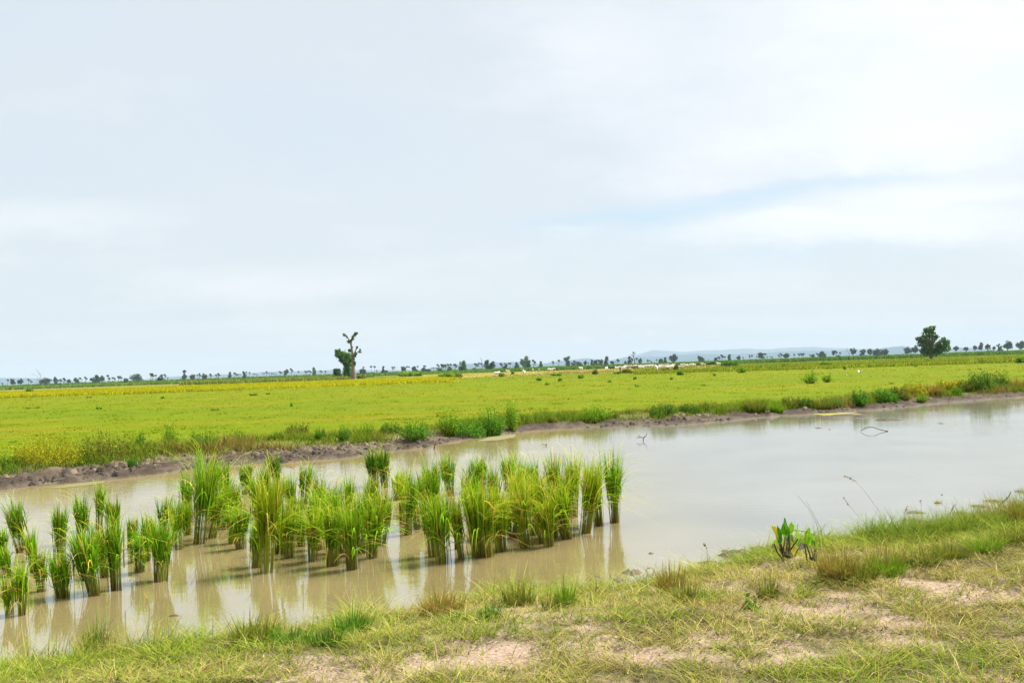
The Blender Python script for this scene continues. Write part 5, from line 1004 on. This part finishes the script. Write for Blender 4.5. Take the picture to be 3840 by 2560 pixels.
YLW, GRN, DGR, MGR, BRN = (.50, .40, .016), (.13, .32, .012), (.06, .20, .016), (.22, .40, .016), (.17, .11, .06)
PL = [((940, 1225), 'tall broad-leaved water plant with one yellow leaf on the mud mound',
       [((630, 490), (818, 830), 105, YLW), ((745, 490), (832, 880), 85, DGR), ((928, 360), (985, 745), 118, DGR), ((880, 480), (925, 760), 105, GRN), ((1062, 440), (1005, 690), 110, MGR), ((890, 755), (1005, 815), 70, (.11, .19, .06)), ((715, 1130), (765, 800), 110, MGR), ((650, 1000), (700, 880), 60, BRN), ((1190, 955), (1085, 1135), 80, YLW), ((1180, 470), (1185, 790), 42, MGR), ((1242, 740), (1192, 965), 52, DGR), ((1095, 870), (1020, 690), 70, DGR), ((850, 1130), (850, 940), 60, BRN), ((1030, 1100), (1000, 960), 60, BRN)]),
      ((1500, 1330), 'shorter broad-leaved water plant with paired lime leaves and a dead leaf',
       [((1388, 575), (1372, 895), 128, MGR), ((1438, 558), (1455, 960), 138, GRN), ((1215, 1060), (1335, 900), 110, (.12, .10, .085)), ((1620, 860), (1550, 1000), 52, MGR), ((1520, 690), (1530, 840), 40, GRN), ((1590, 1000), (1560, 1120), 34, BRN)])]
for (bx, by), lab, lv in PL:
    fr = Frame(*kA(bx, by)); root = empty('broad_leaved_plant', fr.p, fr.rz)
    for tip, bs, w_, col_ in lv:
        yo = rng.uniform(-.06, .06); B_, T_ = fr.at(*kA(*bs), yo), fr.at(*kA(*tip), yo + rng.uniform(-.05, .05)); lowv = B_[2] < .05
        ang = rng.uniform(-.7, .7)
        obj('leaf', Acc().add(broad_leaf(B_, T_, w_ * .17857 * fr.m * 1.4, col_, (math.cos(ang), math.sin(ang), 0))).mesh('leaf', [M_LEAF], smooth=True), root)
        g0 = np.array([rng.uniform(-.05, .05), rng.uniform(-.04, .04), -.04])
        obj('stalk', Acc().add(tube([g0, g0 * .4 + B_ * .6 + [rng.normal(0, .012), 0, 0], B_], [.011, .008, .006], (.045, .035, .022) if rng.uniform() < .6 else (.10, .085, .03), 6, .1)).mesh('stalk', [M_BARK]), root)
    obj('root_stock', Acc().add(tube([[0, 0, -.08], [0.01, 0, .03], [0, 0, .07]], [.035, .04, .02], (.022, .017, .014), 9, .25)).mesh('root_stock', [M_MUD]), root)
    tag(root, lab, 'plant', 'broad-leaved plants on the mud mound')

def lump(cx, cy, wpx, hpx, name, lab, cat, col=(.075, .06, .048), z=0.0, flat=1.0, blades_=0, pal='straw', seed=0, group=None, rag=.35):
    """an uneven low mass (mud bar, clod or floating scrap) centred on a pixel of the water or ground"""
    p = on_z(cx, cy, z) if z is not None else on_ground(cx, cy); m_ = mpp(p); rx = wpx * m_ * .5; d_ = depth_of(p)
    rise = H / d_; ry = np.clip(hpx * m_ * .5 / max(rise, .05), rx * .12, rx * 1.6); hh = max(.012, min(rx, ry) * .22 * flat)
    nr_, na_ = 9, 40; vv, cc = [], []
    for i in range(nr_):
        f = i / (nr_ - 1)
        for j in range(na_):
            th = 2 * math.pi * j / na_; rg = 1 + rag * (vnoise(math.cos(th) * 2.2 + seed * 7 + 20, math.sin(th) * 2.2 + 20, seed) - .5) * 2 + .18 * (vnoise(math.cos(th) * 7 + 20, math.sin(th) * 7 + 20, seed + 3) - .5) * 2
            x_, y_ = math.cos(th) * rx * f * rg, math.sin(th) * ry * f * rg
            z_ = hh * (1 - f ** 2) * (.45 + 1.1 * float(vnoise(x_ / rx * 3 + 31, y_ / ry * 3 + 7, seed + 5))) - .02 * f ** 3 - .004
            vv.append((x_, y_, z_)); cc.append(np.array(col) * (.7 + .6 * float(vnoise(x_ / rx * 6 + 3, y_ / ry * 4, seed + 8))))
    qq = [(i * na_ + j, (i + 1) * na_ + j, (i + 1) * na_ + (j + 1) % na_, i * na_ + (j + 1) % na_) for i in range(nr_ - 1) for j in range(na_)]
    A_ = Acc().add((np.array(vv), np.array(qq), np.array(cc)), 0)
    if blades_:
        n_ = blades_; th = rng.uniform(0, 6.28, n_); f = np.sqrt(rng.uniform(0, .9, n_)); b_ = np.stack([np.cos(th) * rx * f, np.sin(th) * ry * f, np.full(n_, 0.0)], -1)
        c_ = pick(n_, PAL[pal]); A_.add(blades(b_, rng.uniform(.02, .09, n_), .007, rng.uniform(0, 6.3, n_), rng.uniform(.3, 1.6, n_), .3, 2, c_, c_), 1)
    o_ = obj(name, A_.mesh(name, [M_MUD, M_BLADE], smooth=False), None, p); o_.rotation_euler = (0, 0, -.05)
    return tag(o_, lab, cat, group)
kB = zq(3240, 1800, .2551); kC = zq(3000, 1380, .35714)
MATS = [(750, 472, 340, 48, 'floating mat with dry stems, farthest left of the scraps by the right bank'), (720, 585, 330, 70, 'grassy floating mat just below the left one with dry stems'), (912, 605, 90, 36, 'small dark floating clod right of the grassy mat'), (1082, 330, 120, 20, 'thin faint floating scrap farthest from the right bank'), (1710, 378, 370, 52, 'long dark floating mat left of the tall forked twig'), (1910, 303, 330, 46, 'long floating mat behind the tall forked twig'), (1420, 482, 200, 60, 'floating mat left of the leaning twig base'), (1610, 498, 260, 36, 'thin floating strip beside the leaning twig'), (1240, 602, 190, 40, 'low floating mat touching the bank grass'), (1540, 565, 380, 60, 'broad floating mat between the bank grass and the leaning twig'), (2260, 372, 170, 44, 'grassy floating mat by the right edge of the photo'), (2310, 165, 200, 40, 'green tufted mat at the right edge, farthest out'), (2110, 468, 300, 40, 'floating mat behind the foot of the tall forked twig')]
for i, (cx, cy, w_, h_, lab) in enumerate(MATS):
    px, py = kB(cx, cy); lump(px, py, w_ * .2551, h_ * .2551, 'floating_mat', lab, 'floating weed', (.070, .062, .032), 0.004, .55, 40 if 'dark' not in lab else 14, 'olive' if 'gr' in lab else 'straw', i, 'weed mats floating by the right bank')
for i, (cx, cy, w_, h_, lab, bl_) in enumerate([(295, 652, 90, 26, 'small round scrap floating left of the broad-leaved plants', 14), (525, 630, 165, 30, 'floating strip with dry stems left of the broad-leaved plants', 24), (410, 690, 300, 62, 'muddy spit reaching into the water left of the broad-leaved plants', 10), (190, 735, 210, 40, 'tawny weed scrap beside the muddy spit', 40), (470, 745, 130, 55, 'dark wet clod below the muddy spit', 0), (335, 800, 110, 60, 'dark clod on the bank edge left of the mud mound', 0), (690, 700, 60, 36, 'small clod on the mud mound beside the plants', 0)]):
    px, py = q6(cx, cy); lump(px, py, w_ * .5442, h_ * .5442, 'mud_clod' if bl_ in (0, 10) else 'floating_mat', lab, 'mud' if bl_ in (0, 10) else 'floating weed', (.062, .047, .036), 0.004 if i < 5 else None, 1.2 if bl_ in (0, 10) else .6, bl_, 'straw', 40 + i)
for i, (cx, cy, w_, h_, lab) in enumerate([(2000, 800, 130, 70, 'dark mud clod on the water edge below the end rice clump'), (1920, 850, 110, 46, 'flat mud shelf left of the dark clod by the end rice'), (2120, 768, 36, 14, 'small scrap on the water right of the dark clod'), (2135, 668, 50, 10, 'thin scrap afloat right of the end rice clump'), (1780, 830, 60, 34, 'small clod with a stick before the end rice')]):
    px, py = q5(cx, cy); lump(px, py, w_ * .5442, h_ * .5442, 'mud_clod', lab, 'mud', (.085, .066, .048), 0.004, 1.5, 0, 'straw', 60 + i)
lump(3532, 1854, 9, 7, 'mud_clod', 'tiny dark lump alone in the open water on the right', 'mud', (.03, .025, .02), 0.004, 2.5, 0, 'straw', 71)
for i, (cx, cy, w_, h_, lab) in enumerate([(480, 500, 560, 13, 'long low mud spit along the far water edge'), (930, 545, 290, 13, 'dark narrow mud bar off the far bank'), (195, 627, 90, 8, 'thin stick-like scrap floating off the mud spit'), (312, 643, 40, 8, 'tiny scrap right of the stick-like one'), (1480, 580, 90, 5, 'faint thin scrap far right in the open water'), (650, 512, 200, 12, 'dark clods at the tip of the long mud spit')]):
    px, py = kC(cx, cy); lump(px, py, w_ * .357, h_ * .357, 'mud_bar' if w_ > 150 else 'floating_scrap', lab, 'mud' if w_ > 150 else 'debris', (.040, .033, .026), 0.004, .7 if w_ > 150 else .6, 0, 'straw', 80 + i, rag=.25)
for i, (cx, cy, w_, h_, lab) in enumerate([(2135, 738, 50, 10, 'dark scrap near the far shore above the end of the rice'), (2262, 750, 34, 8, 'two-part scrap near the far shore right of the dark one')]):
    px, py = r2(cx, cy); lump(px, py, w_ * .5442, h_ * .5442, 'floating_scrap', lab, 'debris', (.05, .04, .03), 0.004, .8, 0, 'straw', 90 + i)
px, py = q4(1200, 1097); lump(px, py, 60, 5, 'floating_scrap', 'dark leaf scrap afloat before the left rice clumps', 'debris', (.06, .03, .025), 0.004, .6, 0, 'straw', 95)

# algae films
def film(pts_, lab, col):
    P_ = np.array([on_z(a_, b_, .004) for a_, b_ in pts_]); c_ = P_.mean(0); rings = [c_ + (P_ - c_) * f_ for f_ in (.02, .35, .7, 1.0)]; n_ = len(P_)
    V = np.concatenate(rings) - c_; qq = [(i * n_ + j, i * n_ + (j + 1) % n_, (i + 1) * n_ + (j + 1) % n_, (i + 1) * n_ + j) for i in range(3) for j in range(n_)]
    tag(obj('algae_film', npmesh('algae_film', V, qq, np.broadcast_to(np.array(col), (len(V), 3)), [M_MUD]), None, c_), lab, 'algae', None)
film([kC(*q_) for q_ in [(120, 478), (170, 458), (300, 452), (420, 460), (560, 470), (660, 482), (600, 492), (430, 494), (250, 494)]], 'yellow-green algae film in the shallow pool by the far bank', (.16, .16, .012))
film([r1(*q_) for q_ in [(330, 1158), (480, 1128), (640, 1112), (740, 1100), (700, 1124), (560, 1142), (430, 1156)]], 'olive algae film along the far shore on the left', (.115, .11, .035))
film([r2(*q_) for q_ in [(930, 835), (1010, 808), (1120, 790), (1205, 785), (1190, 808), (1080, 826)]], 'olive algae film on the far shore below the tall feathery shrub', (.12, .115, .045))

# twigs, sticks and seed stalks
def sticks(name, lab, cat, k_, branches, fr_, col=(.075, .06, .055), group=None):
    A_ = Acc()
    for pts_, r0, r1_ in branches:
        P_ = [fr_.at(*k_(*q_)) for q_ in pts_]; A_.add(tube(P_, np.linspace(r0, r1_, len(P_)), col, 6, .12))
    o_ = obj(name, A_.mesh(name, [M_BARK], smooth=True), None, fr_.p); o_.rotation_euler = (0, 0, fr_.rz); return tag(o_, lab, cat, group)
def wfr(k_, x, y): px, py = k_(x, y); return Frame(px, py, on_z(px, py, 0))
sticks('forked_twig', 'leaning forked twig standing in the shallows of the right bank', 'twig', kB, [([(1805, 650), (1795, 600), (1780, 550), (1730, 480), (1692, 405)], .012, .006), ([(1785, 555), (1810, 515), (1838, 465)], .008, .004)], wfr(kB, 1805, 645))
sticks('forked_twig', 'taller forked twig with a long right arm near the photo edge', 'twig', kB, [([(2040, 600), (2025, 480), (2005, 370), (2050, 310), (2110, 250), (2152, 165)], .012, .006), ([(2005, 370), (1968, 335)], .007, .004), ([(2108, 252), (2100, 240), (2085, 262)], .006, .003)], wfr(kB, 2040, 598))
sticks('forked_twig', 'pale thin stalk between the two forked twigs', 'twig', kB, [([(1880, 620), (1872, 540), (1850, 430), (1870, 400)], .008, .004), ([(1875, 520), (1920, 450), (1970, 375)], .006, .003)], wfr(kB, 1880, 618), (.14, .12, .05))
sticks('broken_stalk', 'short dark stalk leaning out of the water left of the forked twigs', 'twig', kB, [([(1268, 490), (1295, 410), (1345, 345)], .008, .004), ([(1300, 405), (1285, 440)], .004, .002)], wfr(kB, 1268, 490))
sticks('arched_stick', 'bare arched stick sticking out of the open water', 'stick', kC, [([(640, 662), (680, 638), (725, 620), (770, 620), (830, 642), (895, 655), (912, 662)], .009, .014), ([(728, 620), (728, 632)], .006, .004), ([(900, 658), (903, 678)], .022, .016), ([(900, 656), (918, 652)], .014, .006)], wfr(kC, 780, 665), (.08, .065, .06))
sticks('water_stick', 'tangle of thin sticks in the water near the far shore', 'stick', r2, [([(2080, 832), (2082, 810), (2060, 806), (2035, 812)], .016, .008), ([(2082, 812), (2100, 795), (2105, 775)], .014, .006), ([(2065, 808), (2040, 788)], .010, .005)], wfr(r2, 2080, 830), (.06, .05, .045))
sticks('water_stick', 'small twig cross afloat behind the dense rice block', 'stick', r2, [([(1380, 855), (1400, 856), (1420, 866)], .012, .006), ([(1415, 850), (1408, 866)], .01, .005)], wfr(r2, 1400, 866), (.06, .05, .045))
sticks('water_stick', 'bent brown stick leaning at the far shore behind the rice', 'stick', r2, [([(640, 890), (645, 860), (660, 825)], .022, .010), ([(645, 862), (635, 845)], .014, .006)], wfr(r2, 640, 888), (.09, .055, .035))
sticks('broken_stalk', 'curved dry stalk lying from the water plants to the grass', 'twig', q6, [([(768, 515), (820, 518), (870, 528), (905, 545)], .007, .005), ([(800, 545), (850, 556)], .005, .004)], wfr(q6, 905, 640), (.10, .075, .055))
def stalk(lab, pts_, head, col=(.30, .25, .12), r=.0026):
    px, py = q6(*pts_[0]); fr_ = Frame(px, py); root = empty('grass_stalk', fr_.p, fr_.rz); P_ = [fr_.at(*q6(*q_)) for q_ in pts_]
    obj('stem', Acc().add(tube(P_, np.linspace(r, r * .55, len(P_)), col, 5)).mesh('stem', [M_BARK]), root)
    if head:
        n_ = head; f = rng.uniform(.0, 1, n_); e_, s_ = P_[-1], P_[-2]; c_ = s_ + (e_ - s_) * f[:, None] + rng.normal(0, .006, (n_, 3))
        obj('seed_head', Acc().add(leaves(c_, .011, np.array([.24, .19, .11]), aspect=2)).mesh('seed_head', [M_LEAF]), root)
    tag(root, lab, 'grass stalk', 'long seed stalks on the near bank')
stalk('longest grass stalk, arching left over the water with a drooping seed head', [(1400, 560), (1385, 430), (1330, 340), (1260, 240), (1205, 180), (1130, 145)], 34)
stalk('seed stalk leaning left with a dark narrow head, below the longest one', [(1330, 600), (1290, 500), (1200, 400), (1155, 345), (1118, 288)], 20)
stalk('green grass stalk leaning left, nearer the broad-leaved plants', [(950, 640), (930, 480), (870, 360), (798, 275)], 0, (.10, .13, .03))
stalk('green grass stalk just right of the other leaning green one', [(970, 640), (955, 500), (905, 400), (858, 312)], 0, (.10, .13, .03))
stalk('fine seed stalk over the water behind the pale seeding grass', [(1540, 620), (1530, 480), (1525, 400), (1548, 345)], 16)
stalk('thin stalk at the left of the muddy spit with a nodding head', [(180, 800), (170, 700), (168, 640), (150, 600)], 18, (.12, .13, .04))
stalk('tiny lone stalk standing right of the pale seeding grass', [(1650, 560), (1648, 420), (1645, 330), (1645, 300)], 8)
# ---------------------------------------------------------------- haze over the plain
hb = np.array([[x, y, z] for z in (-4.0, 420.0) for x, y in ((-26500, -26500), (26500, -26500), (26500, 26500), (-26500, 26500))], float)
hm, t, o = newmat('haze'); pv = t.nodes.new('ShaderNodeVolumePrincipled')
pv.inputs['Color'].default_value = (0.47, 0.58, 0.68, 1); pv.inputs['Density'].default_value = 5.5e-5; pv.inputs['Anisotropy'].default_value = 0.0
t.links.new(pv.outputs[0], o.inputs['Volume'])
hz = obj('haze', npmesh('haze', hb, [[0, 3, 2, 1], [4, 5, 6, 7], [0, 1, 5, 4], [1, 2, 6, 5], [2, 3, 7, 6], [3, 0, 4, 7]], None, [hm]))
tag(hz, 'pale blue haze that fades the distant hills', 'haze', None, 'stuff')
